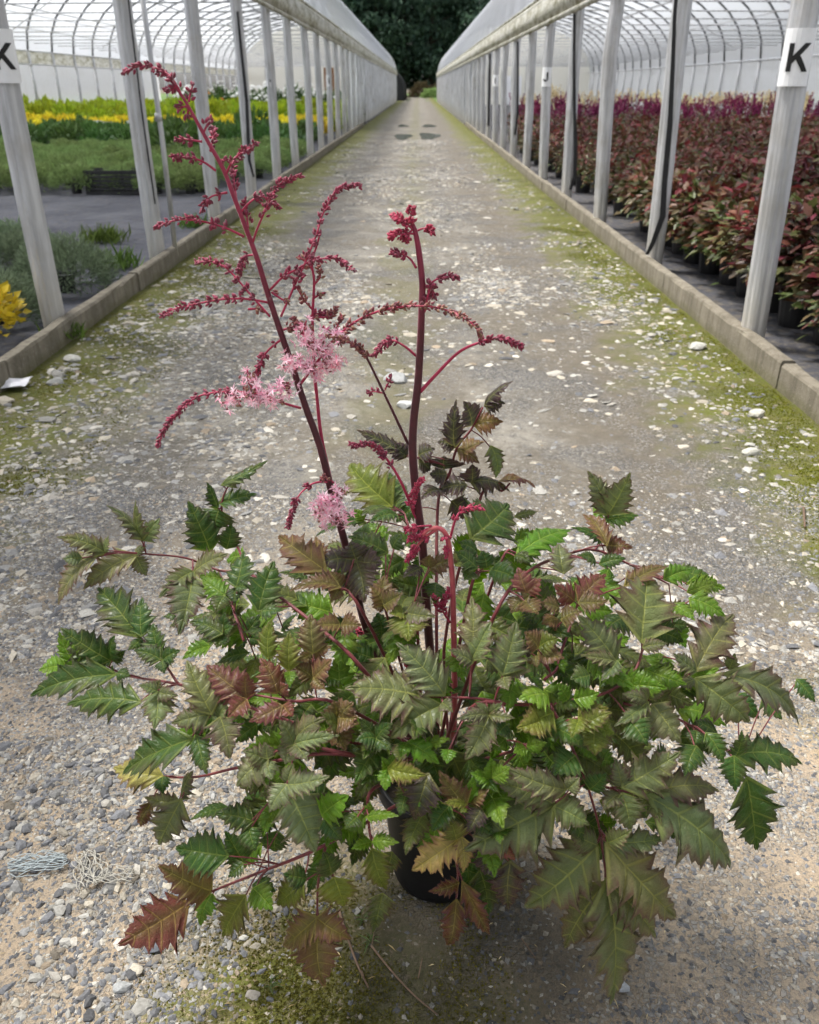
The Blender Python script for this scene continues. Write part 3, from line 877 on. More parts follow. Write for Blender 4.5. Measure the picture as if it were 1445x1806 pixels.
parts.append(tufts(x, y, rg.uniform(.003, .007, len(x)), rg, (.20, .215, .02), (.14, .155, .014)))
q = lambda x, y: np.clip((-1.35 + .35 * vnoise(x * 2, y * 1.6, 54) - x) * 3, 0, 1) * np.clip((vnoise(x * 6, y * 4, 55) - .3) * 2, 0, 1)
x, y = scatter(40000, -2.04, -1.3, 2.8, 9.5, q, rg, 1.3)
parts.append(tufts(x, y, rg.uniform(.003, .0065, len(x)), rg, (.18, .17, .026), (.125, .125, .018)))
V, F, C = merge(parts)
props(link('moss', np_mesh('moss', V, F, M_MOSS, {'col': C})), 'olive green moss along both road edges and in front of the pot', 'moss', kind='stuff')

# rain puddles far down the road
M_WATER = NT('puddle_water')
M_WATER = M_WATER.done(M_WATER.bsdf((0.05, 0.052, 0.038), 0.22, spec=0.7))
for i, (cx, cy, rx, ry, lab) in enumerate([(711, 241, 15, 4.5, 'dark puddle on the left wheel track, nearest'), (757, 240, 18, 5.5, 'dark puddle on the right wheel track, nearest'),
                                           (711, 222, 9, 1.8, 'narrow far puddle on the left wheel track'), (757, 222, 12, 2.0, 'narrow far puddle on the right wheel track')]):
    ctr = at_z(cx, cy); rr = random.Random(i)
    e = at_z(cx + rx, cy); f_ = at_z(cx, cy - ry)
    ax, ay = e.x - ctr.x, f_.y - ctr.y
    vs = [(0, 0, 0)]
    for k in range(28):
        a = 2 * math.pi * k / 28; m = 1 + .18 * math.sin(3 * a + i) + rr.uniform(-.1, .1)
        vs.append((ax * m * math.cos(a), ay * m * math.sin(a), 0))
    o = MB().add(vs, [(0, 1 + k, 1 + (k + 1) % 28) for k in range(28)]).obj('puddle', M_WATER, None, loc=(ctr.x, ctr.y, .012))
    props(o, lab, 'puddle', 'rain puddles on the road')
# ================================================================== NURSERY STOCK
M_LEAF_RED = leafy('astilbe_bronze', (0.070, 0.098, 0.028), (0.150, 0.020, 0.030), 0.28, 0.45, jitter=.5)
M_PLUME_M = leafy('magenta_plume', (0.15, 0.016, 0.055), (0.25, 0.025, 0.11), 0.2, 0.7)
M_PLUME_C = leafy('cream_plume', (0.62, 0.50, 0.28), (0.72, 0.62, 0.40), 0.3, 0.8)
M_NEEDLE = leafy('grass_green', (0.17, 0.25, 0.085), (0.28, 0.37, 0.14), 0.3, 0.6, jitter=.35)
M_SILVER = leafy('grey_green', (0.16, 0.22, 0.13), (0.25, 0.31, 0.19), 0.2, 0.7, jitter=.3)
M_YELLEAF = leafy('yellow_leaf', (0.62, 0.52, 0.03), (0.80, 0.68, 0.05), 0.35, 0.5)
M_LIME = leafy('lime_leaf', (0.24, 0.36, 0.025), (0.38, 0.44, 0.03), 0.35, 0.5)
M_DEEP = leafy('deep_green', (0.05, 0.12, 0.03), (0.11, 0.20, 0.05), 0.25, 0.5)
M_PETALW = leafy('white_petal', (0.82, 0.82, 0.80), (0.88, 0.88, 0.84), 0.3, 0.6, jitter=.1)
M_ORANGE = leafy('orange_petal', (0.75, 0.16, 0.02), (0.8, 0.22, 0.03), 0.3, 0.6)

LS_V = np.array([(0, 0, 0), (-.5, .42, .06), (0, .45, -.03), (.5, .42, .06), (0, 1, -.14)]); LS_F = np.array([(0, 2, 1), (0, 3, 2), (1, 2, 4), (2, 3, 4)])
_o = [(0, 0), (.28, .08), (.30, .24), (.50, .30), (.40, .45), (.46, .60), (.26, .66), (.24, .82), (0, 1.0), (-.24, .82), (-.26, .66), (-.46, .60), (-.40, .45), (-.50, .30), (-.30, .24), (-.28, .08)]
LT_V = np.array([(0, .42, -.05)] + [(a, b, .10 * abs(a) - .16 * b * b) for a, b in _o]); LT_F = np.array([(0, 1 + k, 1 + (k + 1) % 16) for k in range(16)])

def leaves(P, D, N, L, Wd, tmpl, rg, tint=None):
    "place leaf template at P along D with face normal N (arrays)"
    TV, TF = tmpl
    n = len(P)
    D = D / np.linalg.norm(D, axis=1, keepdims=True)
    X = np.cross(D, N); X /= np.linalg.norm(X, axis=1, keepdims=True) + 1e-9
    Nn = np.cross(X, D)
    V = P[:, None] + X[:, None] * (TV[None, :, 0:1] * Wd[:, None, None]) + D[:, None] * (TV[None, :, 1:2] * L[:, None, None]) + Nn[:, None] * (TV[None, :, 2:3] * L[:, None, None])
    F = (TF[None] + (np.arange(n) * len(TV))[:, None, None]).reshape(-1, 3)
    t = rg.uniform(0, 1, n) if tint is None else tint
    c = np.stack([t, rg.uniform(0, 1, n), np.zeros(n), np.ones(n)], 1)
    return V.reshape(-1, 3), F, np.repeat(c, len(TV), 0)

def dome(n, R, h, z0, rg, fill=.35):
    "points in the shell of a dome, with outward directions"
    u = rg.normal(0, 1, (n, 3)); u[:, 2] = np.abs(u[:, 2]) * 1.0 - .12
    u /= np.linalg.norm(u, axis=1, keepdims=True)
    r = (1 - fill * rg.uniform(0, 1, (n, 1)) ** 1.6)
    bump_ = 1 + .13 * np.sin(u[:, :1] * 7 + 1) * np.cos(u[:, 1:2] * 6 + 2)
    P = u * r * bump_ * np.array([R, R, h]); P[:, 2] += z0
    return P, u

def lathe(prof, n=18):
    vs, fs = [], []
    for r, z in prof:
        vs += [(r * math.cos(2 * math.pi * k / n), r * math.sin(2 * math.pi * k / n), z) for k in range(n)]
    for i in range(len(prof) - 1):
        for k in range(n):
            a, b = i * n + k, i * n + (k + 1) % n
            fs.append((a, b, b + n, a + n))
    fs.append(tuple(reversed(range(n))))
    fs.append(tuple((len(prof) - 1) * n + k for k in range(n)))
    return vs, fs
def pot_mesh(r, h, n=16):
    vs, fs = lathe([(r * .80, 0), (r * .84, h * .12), (r * .97, h * .86), (r * 1.05, h * .87), (r * 1.06, h), (r * 1.0, h), (r * .97, h * .9)], n)
    return MB().add(vs, fs).mesh('pot', M_BLACKPL, False)
POT_A, POT_B = pot_mesh(.115, .22), pot_mesh(.075, .13)

def mk(name, parts, mats):
    V, F, C = merge(parts)
    mi = np.concatenate([np.full(len(p[1]), k) for k, p in enumerate(parts)]) if len(mats) > 1 else None
    return np_mesh(name, V, F, mats, {'tint': C}, mi=mi)

def astilbe_mesh(seed, n, detail, plume=None, h=.30, R=.25, z0=.24):
    rg = np.random.default_rng(seed)
    P, u = dome(n, R, h, z0, rg)
    D = u * np.array([1, 1, .35]) + rg.normal(0, .35, (n, 3)); D[:, 2] -= .12
    N = u * .5 + np.array([0, 0, 1.0]) + rg.normal(0, .35, (n, 3))
    L = rg.uniform(.05, .095, n) if detail else rg.uniform(.045, .085, n)
    clump = .5 + .5 * np.sin(P[:, 0] * 17 + seed) * np.cos(P[:, 1] * 15 + seed * 2)
    tint = np.clip(.16 + .75 * (P[:, 2] - z0) / h * clump + rg.normal(0.12, .28, n), 0, 1)
    parts = [leaves(P, D, N, L, L * rg.uniform(.5, .75, n), (LT_V, LT_F) if detail else (LS_V, LS_F), rg, tint)]
    mats = [M_LEAF_RED]
    if plume is not None:
        k = 8
        pts, dirs = [], []
        for _ in range(k):
            bx, by = rg.normal(0, .10, 2)
            hh = rg.uniform(.10, .26)
            tilt = rg.normal(0, .18, 2)
            m = 22
            s = np.linspace(0, 1, m)
            c = np.stack([bx * 1.2 + tilt[0] * s * hh, by * 1.2 + tilt[1] * s * hh, z0 + h * .85 + s * hh], 1)
            an = rg.uniform(0, 6.28, m)
            d = np.stack([np.cos(an), np.sin(an), np.full(m, .9)], 1)
            pts.append(c); dirs.append(d * (1.1 - s[:, None]))
        pts = np.concatenate(pts); dirs = np.concatenate(dirs) + 1e-3
        L = rg.uniform(.03, .055, len(pts))
        parts.append(leaves(pts, dirs, rg.normal(0, 1, (len(pts), 3)), L, L * .6, (LS_V, LS_F), rg)); mats.append(plume)
    return mk('foliage', parts, mats)
def mound_mesh(seed, n, mat, R, h, z0, L0, wr, up=.5, fill=.35, flowers=None):
    rg = np.random.default_rng(seed)
    P, u = dome(n, R, h, z0, rg, fill)
    D = u + np.array([0, 0, up]) + rg.normal(0, .3, (n, 3))
    L = rg.uniform(.7, 1.3, n) * L0
    parts = [leaves(P, D, rg.normal(0, 1, (n, 3)) + np.array([0, 0, .8]), L, L * wr, (LS_V, LS_F), rg, np.clip(rg.uniform(0, 1, n) * .6 + .4 * (P[:, 2] - z0) / h, 0, 1))]
    mats = [mat]
    if flowers:
        fm, k, fs_, zt = flowers
        P, u = dome(k, R * .95, zt, z0, rg, .12)
        D = u * .2 + rg.normal(0, 1, (k, 3)) * np.array([1, 1, .15])
        P2 = np.repeat(P, 6, 0); a = np.tile(np.arange(6) * 1.047, k)
        nrm = np.repeat(u * .5 + np.array([0, -.35, .8]) + rg.normal(0, .2, (k, 3)), 6, 0); nrm /= np.linalg.norm(nrm, axis=1, keepdims=True)
        e1 = np.cross(nrm, np.array([0, 1., .2])); e1 /= np.linalg.norm(e1, axis=1, keepdims=True); e2 = np.cross(nrm, e1)
        dd = e1 * np.cos(a)[:, None] + e2 * np.sin(a)[:, None]
        L = np.full(len(P2), fs_)
        parts.append(leaves(P2, dd, nrm, L, L * .75, (LS_V, LS_F), rg)); mats.append(fm)
    return mk('foliage', parts, mats)
ORD = ['first', 'second', 'third', 'fourth', 'fifth', 'sixth', 'seventh', 'eighth', 'ninth', 'tenth', 'eleventh', 'twelfth']

def block(name, fol, pot, spots, label, cat, group, scale=(.9, 1.12), seed=1, own=None, potless=False):
    r = random.Random(seed)
    for i, (x, y) in enumerate(spots):
        t = thing(name, (own[i] if own and i < len(own) else None) or label, cat, (x, y, .018), group, r.uniform(0, 6.28))
        s = r.uniform(*scale)
        if pot is not None and not potless: link('pot', pot, t)
        link('foliage', r.choice(fol), t, scale=(s, s, s * r.uniform(.9, 1.12)))

NUM = ORD + 'thirteenth fourteenth fifteenth sixteenth seventeenth eighteenth nineteenth twentieth'.split() + ['twenty-%s' % o for o in ORD[:9]] + ['thirtieth'] + ['thirty-%s' % o for o in ORD[:9]]
def row_labels(spots, sy, y0, what, where, nrows=5):
    "label the front rows plant by plant: row from the front, place from the road"
    cnt, out = {}, []
    for x, y in sorted(spots, key=lambda p: abs(p[0])):
        r_ = int(round((y - y0) / sy)); cnt[r_] = cnt.get(r_, 0) + 1
        out.append(((x, y), '%s %s, %s row, %s from the road' % (what, where, NUM[r_], NUM[cnt[r_] - 1]) if r_ < nrows else None))
    return [p for p, _ in out], [l for _, l in out]

def grid(x0, x1, y0, y1, sx, sy, seed, vis=True, jit=.12, margin=.5):
    "staggered rows; only plants the photo can see"
    r = random.Random(seed); out = []
    y, row = y0, 0
    while y < y1:
        x = x0 + (row % 2) * sx * .5
        while x < x1:
            px_, py_ = x + r.uniform(-jit, jit) * sx, y + r.uniform(-jit, jit) * sy
            if not vis or abs(px_) < .455 * 1.12 * py_ + margin: out.append((px_, py_))
            x += sx
        y += sy; row += 1
    return out

# right tunnel: bronze-leaved astilbe, then magenta and cream flowering ones behind
RED_HI = [astilbe_mesh(100 + k, 620, True, h=.34, R=.27) for k in range(5)]
RED_LO = [astilbe_mesh(120 + k, 460, False, h=.34, R=.27) for k in range(4)]
MAG = [astilbe_mesh(140 + k, 220, False, M_PLUME_M, h=.38) for k in range(4)]
CRE = [astilbe_mesh(150 + k, 160, False, M_PLUME_C, h=.50) for k in range(3)]
# the first column of pots along the aisle
col1 = [(2.36 + random.Random(i).uniform(-.03, .03), 3.95 + .42 * i) for i in range(12)]
block('potted_astilbe', RED_HI, POT_A, col1, 'x', 'potted plant', 'bronze astilbe pots in the right tunnel', (.95, 1.15), 2,
      ['bronze-leaved potted plant along the right aisle edge, %s from the camera' % o for o in ORD])
near = grid(2.76, 6.0, 3.7, 9.0, .40, .40, 3, margin=.25)
near, nl = row_labels(near, .40, 3.7, 'red-green leafy pot', 'in the right front block', 99)
block('potted_astilbe', RED_HI, POT_A, near, 'dark red and green potted plant in the crowded front block of the right tunnel', 'potted plant', 'bronze astilbe pots in the right tunnel', (.78, 1.2), seed=4, own=nl)
mid = grid(2.36, 13, 9.0, 20.7, .58, .58, 5, margin=.1)
mid, nl = row_labels(mid, .58, 9.0, 'dark red pot plant', 'in the right middle block', 4)
block('potted_astilbe', RED_LO, POT_A, mid, 'dark red potted plant deep in the middle block of the right tunnel', 'potted plant', 'bronze astilbe pots in the middle block', (.9, 1.35), 6, nl)
mag = grid(2.5, 13, 21.2, 24.5, .72, .72, 7, margin=.1)
block('potted_astilbe', MAG, POT_A, mag, 'magenta-plumed potted plant behind the dark red block on the right', 'potted plant', 'magenta-flowering pots', (1.15, 1.4), 8)
cre = grid(3.4, 13, 25.5, 32, 1.0, 1.1, 9, margin=.1)
block('potted_astilbe', CRE, POT_A, cre, 'cream-plumed potted plant at the far end of the right tunnel', 'potted plant', 'cream-flowering pots', (1.15, 1.35), 10)

# left tunnel
GRN = [mound_mesh(200 + k, 1500, M_NEEDLE, .26, .19, .10, .055, .18, .15) for k in range(4)]
SIL = [mound_mesh(210 + k, 5200, M_SILVER, .29, .22, .06, .034, .2, .2, .4) for k in range(3)]
YEL = [mound_mesh(220 + k, 520, M_YELLEAF, .26, .24, .14, .055, .8, .3) for k in range(3)]
LIM = [mound_mesh(230 + k, 300, M_LIME, .34, .40, .16, .12, .55, .6) for k in range(3)]
DRK = [mound_mesh(240 + k, 260, M_DEEP, .30, .30, .14, .10, .6, .4) for k in range(3)]
DAI = [mound_mesh(250 + k, 420, M_DEEP, .40, .70, .10, .18, .22, .9, flowers=(M_PETALW, 60, .085, .94)) for k in range(3)]
ORG = [mound_mesh(260, 300, M_DEEP, .35, .62, .10, .16, .22, .9, flowers=(M_ORANGE, 9, .09, .8))]
p1, p2, p3 = at_z(130, 500, .1), at_z(40, 470, .1), at_z(70, 540, .1)
block('grey_mound_plant', SIL, POT_B, [(p1.x - .1, p1.y + .1), (p2.x - .05, p2.y + .1), (p3.x - .25, p3.y - .1), (p2.x - .25, p2.y + .5)], 'x', 'potted plant', 'grey-green mounds beside the left kerb', (1.1, 1.3), 3,
      ['grey-green mound plant beside the nearest left leg, closest to the kerb', 'grey-green mound plant at the left picture edge', 'grey-green mound plant just above the yellow plant', 'grey-green mound plant behind the nearest left leg, farthest of its cluster'])
pe = at_z(5, 575, .15)
block('yellow_plant', YEL, POT_B, [(pe.x - .21, pe.y + .05)], 'bright yellow leafy plant cut off by the left picture edge', 'potted plant', None, (1.0, 1.0), 4)
g1 = grid(-8.6, -2.55, 12.4, 19.5, .55, .55, 11, margin=.1)
g1 = [p for p in g1 if not (p[0] > -2.9 and p[1] < 13.6)]
g1, nl = row_labels(g1, .55, 12.4, 'green mound plant', 'in the left tunnel block', 5)
block('green_mound_plant', GRN, POT_B, g1, 'fine-leaved green mound plant deep in the front block of the left tunnel', 'potted plant', 'green mounds in the left tunnel', (1.0, 1.25), 12, nl)
block('dark_green_plant', DRK, POT_B, grid(-13, -2.6, 20.2, 24.2, .75, .75, 13, margin=.1), 'leafy dark green plant between the mounds and the yellow strip', 'potted plant', 'dark green plants in the left tunnel', (1.0, 1.3), 14)
block('yellow_plant', YEL, POT_B, grid(-13.4, -2.6, 24.6, 26.4, .52, .55, 15, margin=.1), 'golden yellow leafy plant in the bright strip of the left tunnel', 'potted plant', 'golden plants in the left tunnel', (1.25, 1.5), 16)
block('lime_plant', LIM, POT_B, grid(-13.4, -2.7, 27, 36, 1.05, 1.05, 17, margin=.1), 'lime green bushy plant behind the golden strip', 'potted plant', 'lime plants in the left tunnel', (1.2, 1.5), 18)
block('daisy_plant', DAI, POT_B, [(-2.9 - .75 * i + .1 * (i % 2), 37.6 + .25 * (i % 2)) for i in range(10)] + [(-2.9 - .75 * i, 38.7) for i in range(10)], 'tall white-flowered plant by the end wall of the left tunnel', 'potted plant', 'white-flowered plants', (1.25, 1.45), 19)
po = at_z(418, 172, 1.0)
block('orange_flower_plant', ORG, POT_B, [(-8.0, 37.0)], 'tall plant with orange flowers among the white ones', 'potted plant', None, (1.4, 1.4), 4)
block('tall_green_plant', DRK, POT_B, [(-4.5, 17.2), (-3.9, 21.5)], 'x', 'potted plant', 'loose taller plants', (1.5, 1.6), 5, ['loose dark green plant rising from the mounds beside the left legs', 'loose dark green plant further back beside the left legs'])

# black crate on the mat
pa, pb = at_z(160, 342, .02), at_z(255, 345, .02)
cw = (pb - pa).length
root = thing('crate', 'black slatted plastic crate on the grey mat in the left tunnel', 'crate', ((pa.x + pb.x) / 2, (pa.y + pb.y) / 2 + .2, .02))
hh, dd_ = .30, .40
def side(x0, y0, x1, y1):
    for k in range(6):
        z0_ = .01 + k * hh / 6
        MB().box((min(x0, x1) - .006, min(y0, y1) - .006, z0_), (max(x0, x1) + .006, max(y0, y1) + .006, z0_ + hh / 6 - .014)).obj('slat', M_CRATE, root)
M_CRATE = m_plain('crate_plastic', (0.030, 0.030, 0.032), 0.5)
side(-cw / 2, -dd_ / 2, cw / 2, -dd_ / 2); side(-cw / 2, dd_ / 2, cw / 2, dd_ / 2)
side(-cw / 2, -dd_ / 2 + .02, -cw / 2, dd_ / 2 - .02); side(cw / 2, -dd_ / 2 + .02, cw / 2, dd_ / 2 - .02)
for k in range(9):
    x = -cw / 2 + cw * k / 8
    MB().box((x - .008, -dd_ / 2 - .012, 0), (x + .008, -dd_ / 2 - .0065, hh)).obj('rib', M_CRATE, root)
MB().box((-cw / 2 - .012, -dd_ / 2 - .014, hh - .012), (cw / 2 + .012, -dd_ / 2 - .004, hh + .012)).obj('rim', M_CRATE, root)
MB().box((-cw / 2 - .012, dd_ / 2 + .004, hh - .012), (cw / 2 + .012, dd_ / 2 + .014, hh + .012)).obj('rim', M_CRATE, root)
MB().box((-cw / 2, -dd_ / 2, 0), (cw / 2, dd_ / 2, .009)).obj('base', M_CRATE, root)
# lone pot near the thin pipe and white plant tags
pq = at_z(352, 338, .02)
block('green_mound_plant', GRN, POT_A, [(pq.x, pq.y)], 'single green mound in a black pot right of the thin pipe', 'potted plant', None, (1, 1), 6)
for (x, y, lab) in ((172, 219, 'white plant tag in the golden strip, left one'), (190, 221, 'white plant tag in the golden strip, middle one'), (233, 219, 'white plant tag in the golden strip, beside the second leg')):
    c = at_y(x, y, 24.2)
    o = MB().box((-.13, -.004, -.09), (.13, .004, .09)).obj('plant_tag', M_WHITE, None, loc=c)
    props(o, lab, 'tag', 'white plant tags')

# weeds rooted along the inside of the left kerb
M_WEED = leafy('weed_green', (0.09, 0.16, 0.03), (0.16, 0.24, 0.05), 0.3, 0.6)
for i, (x, y, h, lab) in enumerate([(205, 470, .22, 'grassy weed in the mat beside the second left leg'), (345, 398, .18, 'low weed at the foot of the thin pipe'), (115, 590, .12, 'low weed beside the nearest left leg'),
                                    (185, 425, .22, 'thin upright weed growing through the grey mat'), (1005, 372 - 110, .12, 'x')][:4]):
    c = at_z(x, y, .03); rgw = np.random.default_rng(300 + i); n = 130
    P = np.stack([rgw.normal(0, h * .45, n), rgw.normal(0, h * .45, n), np.zeros(n)], 1)
    D = np.stack([rgw.normal(0, .45, n), rgw.normal(0, .45, n), np.ones(n)], 1)
    L = rgw.uniform(.4, 1, n) * h
    o = link('weed', mk('weed', [leaves(P, D, rgw.normal(0, 1, (n, 3)), L, L * .07 + .006, (LS_V, LS_F), rgw)], [M_WEED]), None, (c.x, c.y, .01))
    props(o, lab, 'weed', 'weeds along the left kerb')

# ================================================================== TREES AT THE END OF THE ROAD
M_TREE = leafy('dark_tree_leaf', (0.065, 0.125, 0.095), (0.125, 0.20, 0.135), 0.5, 0.6, jitter=.3)
M_BARK = m_plain('bark', (0.07, 0.055, 0.042), 0.9, scale=4, bump=.8, bd=.03)
def tree_meshes(seed, H, R, conifer=False):
    rg = np.random.default_rng(seed)
    parts = []
    nc = 110
    for _ in range(nc):
        s = rg.uniform(.10, 1)
        rad = R * (1 - s) ** .7 * 1.15 + .4 if conifer else R * math.sin(math.pi * min(.97, s * .85 + .12)) ** .7
        a = rg.uniform(0, 6.283); rr = rad * rg.uniform(.35, 1) ** .6
        c = np.array([rr * math.cos(a), rr * math.sin(a), H * s])
        m = 75; cs = rg.uniform(.7, 1.35)
        P = c + rg.normal(0, 1, (m, 3)) * np.array([cs, cs, cs * .55]) * .72
        L = rg.uniform(.35, .62, m)
        D = rg.normal(0, 1, (m, 3)); D[:, 2] -= .5
        parts.append(leaves(P, D, rg.normal(0, .5, (m, 3)) + np.array([0, 0, 1.0]), L, L * .6, (LS_V, LS_F), rg, np.clip(rg.normal(.5, .25) + rg.normal(0, .2, m), 0, 1)))
    V, F, C = merge(parts)
    crown = np_mesh('crown', V, F, M_TREE, {'tint': C})
    b = MB()
    b.tube([(0, 0, -.2), (.1, .05, H * .3), (-.1, .1, H * .65), (0, 0, H * .96)], [.38, .3, .18, .05], 10)
    for k in range(14):
        s = rg.uniform(.12, .85); a = rg.uniform(0, 6.28); l = R * (.9 if not conifer else (1 - s))
        b.tube([(0, 0, H * s), (l * .5 * math.cos(a), l * .5 * math.sin(a), H * s + l * .25), (l * math.cos(a), l * math.sin(a), H * s + l * .4)], [.12, .08, .03], 6)
    return crown, b.mesh('trunk', M_BARK, True)
TM = [tree_meshes(1, 17, 4.2), tree_meshes(2, 20, 3.6, True), tree_meshes(3, 15, 4.6)]
r = random.Random(8)
tl = [(-20 + 4.4 * i + r.uniform(-.8, .8), 138 + r.uniform(-3, 3)) for i in range(10)] + [(-22 + 4.6 * i + r.uniform(-.8, .8), 148 + r.uniform(-2, 3)) for i in range(10)]
seq = ['leftmost', 'second from left', 'third from left', 'fourth from left', 'fifth from left', 'fifth from right', 'fourth from right', 'third from right', 'second from right', 'rightmost']
for i, (x, y) in enumerate(tl):
    k = r.choice([0, 1, 1, 2])
    kind_ = ['broad dark green tree', 'tall dark conifer', 'low spreading dark tree'][k]
    t = thing('forest_tree', '%s, %s of the %s row at the road end' % (kind_, seq[i % 10], 'front' if i < 10 else 'back'), 'tree', (x, y, 0), 'trees at the end of the road', r.uniform(0, 6.28))
    s = r.uniform(1.1, 1.45)
    link('crown', TM[k][0], t, scale=s); link('trunk', TM[k][1], t, scale=s)
# hedge rows in front of the wood
HED = mound_mesh(270, 1500, M_NEEDLE, 1.6, 1.2, .1, .3, .5)
HEB = mound_mesh(271, 1500, leafy('brown_hedge', (0.10, 0.07, 0.04), (0.13, 0.11, 0.05), .15, .7), 1.5, 1.5, .1, .3, .5)
for i in range(7):
    o = link('hedge_shrub', HED, None, (-3.2 + i * 2.6 - (6 if i < 2 else 0), 122 + (i % 2), 0), i * 1.3, (1, 1, .8)); props(o, 'low green shrub in the front hedge at the road end', 'shrub', 'green hedge shrubs')
for i in range(7):
    o = link('hedge_shrub', HEB, None, (-5 + i * 2.7 - (4 if i < 2 else 0), 128 + (i % 2), 0), i * 1.7, (1, 1, 1.1)); props(o, 'brownish shrub in the rear hedge at the road end', 'shrub', 'brown hedge shrubs')
# ================================================================== THE POTTED ASTILBE IN FRONT
PC = Vector((0.045, 1.145, 0.0))                       # centre of the pot on the road
EC, ER = Vector((0.035, 1.16, 0.36)), Vector((0.60, 0.36, 0.40))   # the dome the leaves spread over

def dome_pt(x, y, s=1.0, back=False):
    "where the sight line through a surveyed photo point meets the leaf dome (scaled by s)"
    d = ray(x, y)
    o = CAM - EC
    e = ER * s
    a = Vector((d.x / e.x, d.y / e.y, d.z / e.z)); b = Vector((o.x / e.x, o.y / e.y, o.z / e.z))
    A, B, C_ = a.dot(a), a.dot(b), b.dot(b) - 1
    disc = B * B - A * C_
    q = math.sqrt(disc) if disc > 0 else 0.0
    t = (-B + q if back else -B - q) / A
    # ease the rim: never more than the closest approach, pulled a little forward near the silhouette
    p = CAM + d * t
    if p.z < 0.03:
        p = CAM + d * ((0.03 - CAMH) / d.z)
    return p

def m_leaf():
    t = NT('astilbe_leaf')
    oi = t.n('ShaderNodeObjectInfo')
    uv = t.n('ShaderNodeUVMap'); s = t.n('ShaderNodeSeparateXYZ'); t.l(uv.outputs[0], s.inputs[0])
    u, v = s.outputs[0], s.outputs[1]
    av = t.math('ABSOLUTE', v)
    co = t.objco()
    n1 = t.noise(38, 4, 0.6, co); n2 = t.noise(170, 3, 0.65, co)
    blade = oi.outputs['Color']
    dark = t.mix(1.0, blade, (0.62, 0.66, 0.60), 'MULTIPLY')
    c = t.mix(t.smooth(n1, 0.3, 0.7), dark, blade)
    c = t.mix(t.math('MULTIPLY', t.smooth(n2, 0.45, 0.75), 0.35), c, t.mix(1.0, blade, (1.35, 1.3, 1.2), 'MULTIPLY'))
    c = t.mix(t.math('MULTIPLY', t.smooth(t.noise(22, 3, .6, t.n('ShaderNodeNewGeometry').outputs['Position']), .48, .70), .42), c, t.mix(.5, blade, (0.17, 0.075, 0.035)))
    c = t.mix(t.math('MULTIPLY', t.smooth(av, .62, .10), .40), c, t.mix(.35, (0.075, 0.135, 0.018), blade))
    # purple-red rim, stronger on some leaflets (alpha)
    rim = t.math('MULTIPLY', t.smooth(t.math('ADD', av, t.math('MULTIPLY', t.math('SUBTRACT', n1, 0.5), 1.0)), 0.62, 1.05), oi.outputs['Alpha'])
    c = t.mix(rim, c, t.mix(0.62, t.mix(1.0, blade, (0.9, 0.62, 0.7), 'MULTIPLY'), (0.085, 0.034, 0.042)))
    # veins: midrib and side veins, with finer net
    fr = t.math('FRACT', u)
    dv = t.math('MINIMUM', fr, t.math('SUBTRACT', 1.0, fr))
    side = t.math('MULTIPLY', t.smooth(dv, 0.085, 0.02), t.smooth(av, 0.97, 0.75))
    mid = t.smooth(av, 0.055, 0.02)
    net = t.n('ShaderNodeTexVoronoi', feature='DISTANCE_TO_EDGE'); net.inputs['Scale'].default_value = 150; t.l(co, net.inputs['Vector'])
    netm = t.smooth(net.outputs['Distance'], 0.10, 0.02)
    vein = t.math('MAXIMUM', t.math('MAXIMUM', t.math('MULTIPLY', side, 0.75), mid), t.math('MULTIPLY', netm, 0.16))
    c = t.mix(t.math('MULTIPLY', vein, 0.75), c, t.mix(0.55, t.mix(1.0, blade, (1.9, 1.9, 1.3), 'MULTIPLY'), (0.26, 0.27, 0.07)))
    h = t.math('SUBTRACT', t.math('MULTIPLY', n2, 0.25), t.math('ADD', t.math('MULTIPLY', side, 0.8), t.math('MULTIPLY', netm, 0.45)))
    nb = t.bump(h, 0.9, 0.0016)
    p = t.bsdf(c, t.ramp(n1, [(0.3, 0.30), (0.7, 0.46)]), 0, nb, 0.28)
    g = t.n('ShaderNodeHueSaturation'); g.inputs['Value'].default_value = 1.7; g.inputs['Saturation'].default_value = 1.1; t.l(c, g.inputs['Color'])
    tr = t.n('ShaderNodeBsdfTranslucent'); t.l(g.outputs[0], tr.inputs[0])
    mx = t.n('ShaderNodeMixShader'); mx.inputs[0].default_value = 0.30
    t.l(p, mx.inputs[1]); t.l(tr.outputs[0], mx.inputs[2])
    return t.done(mx.outputs[0])
M_LEAF = m_leaf()

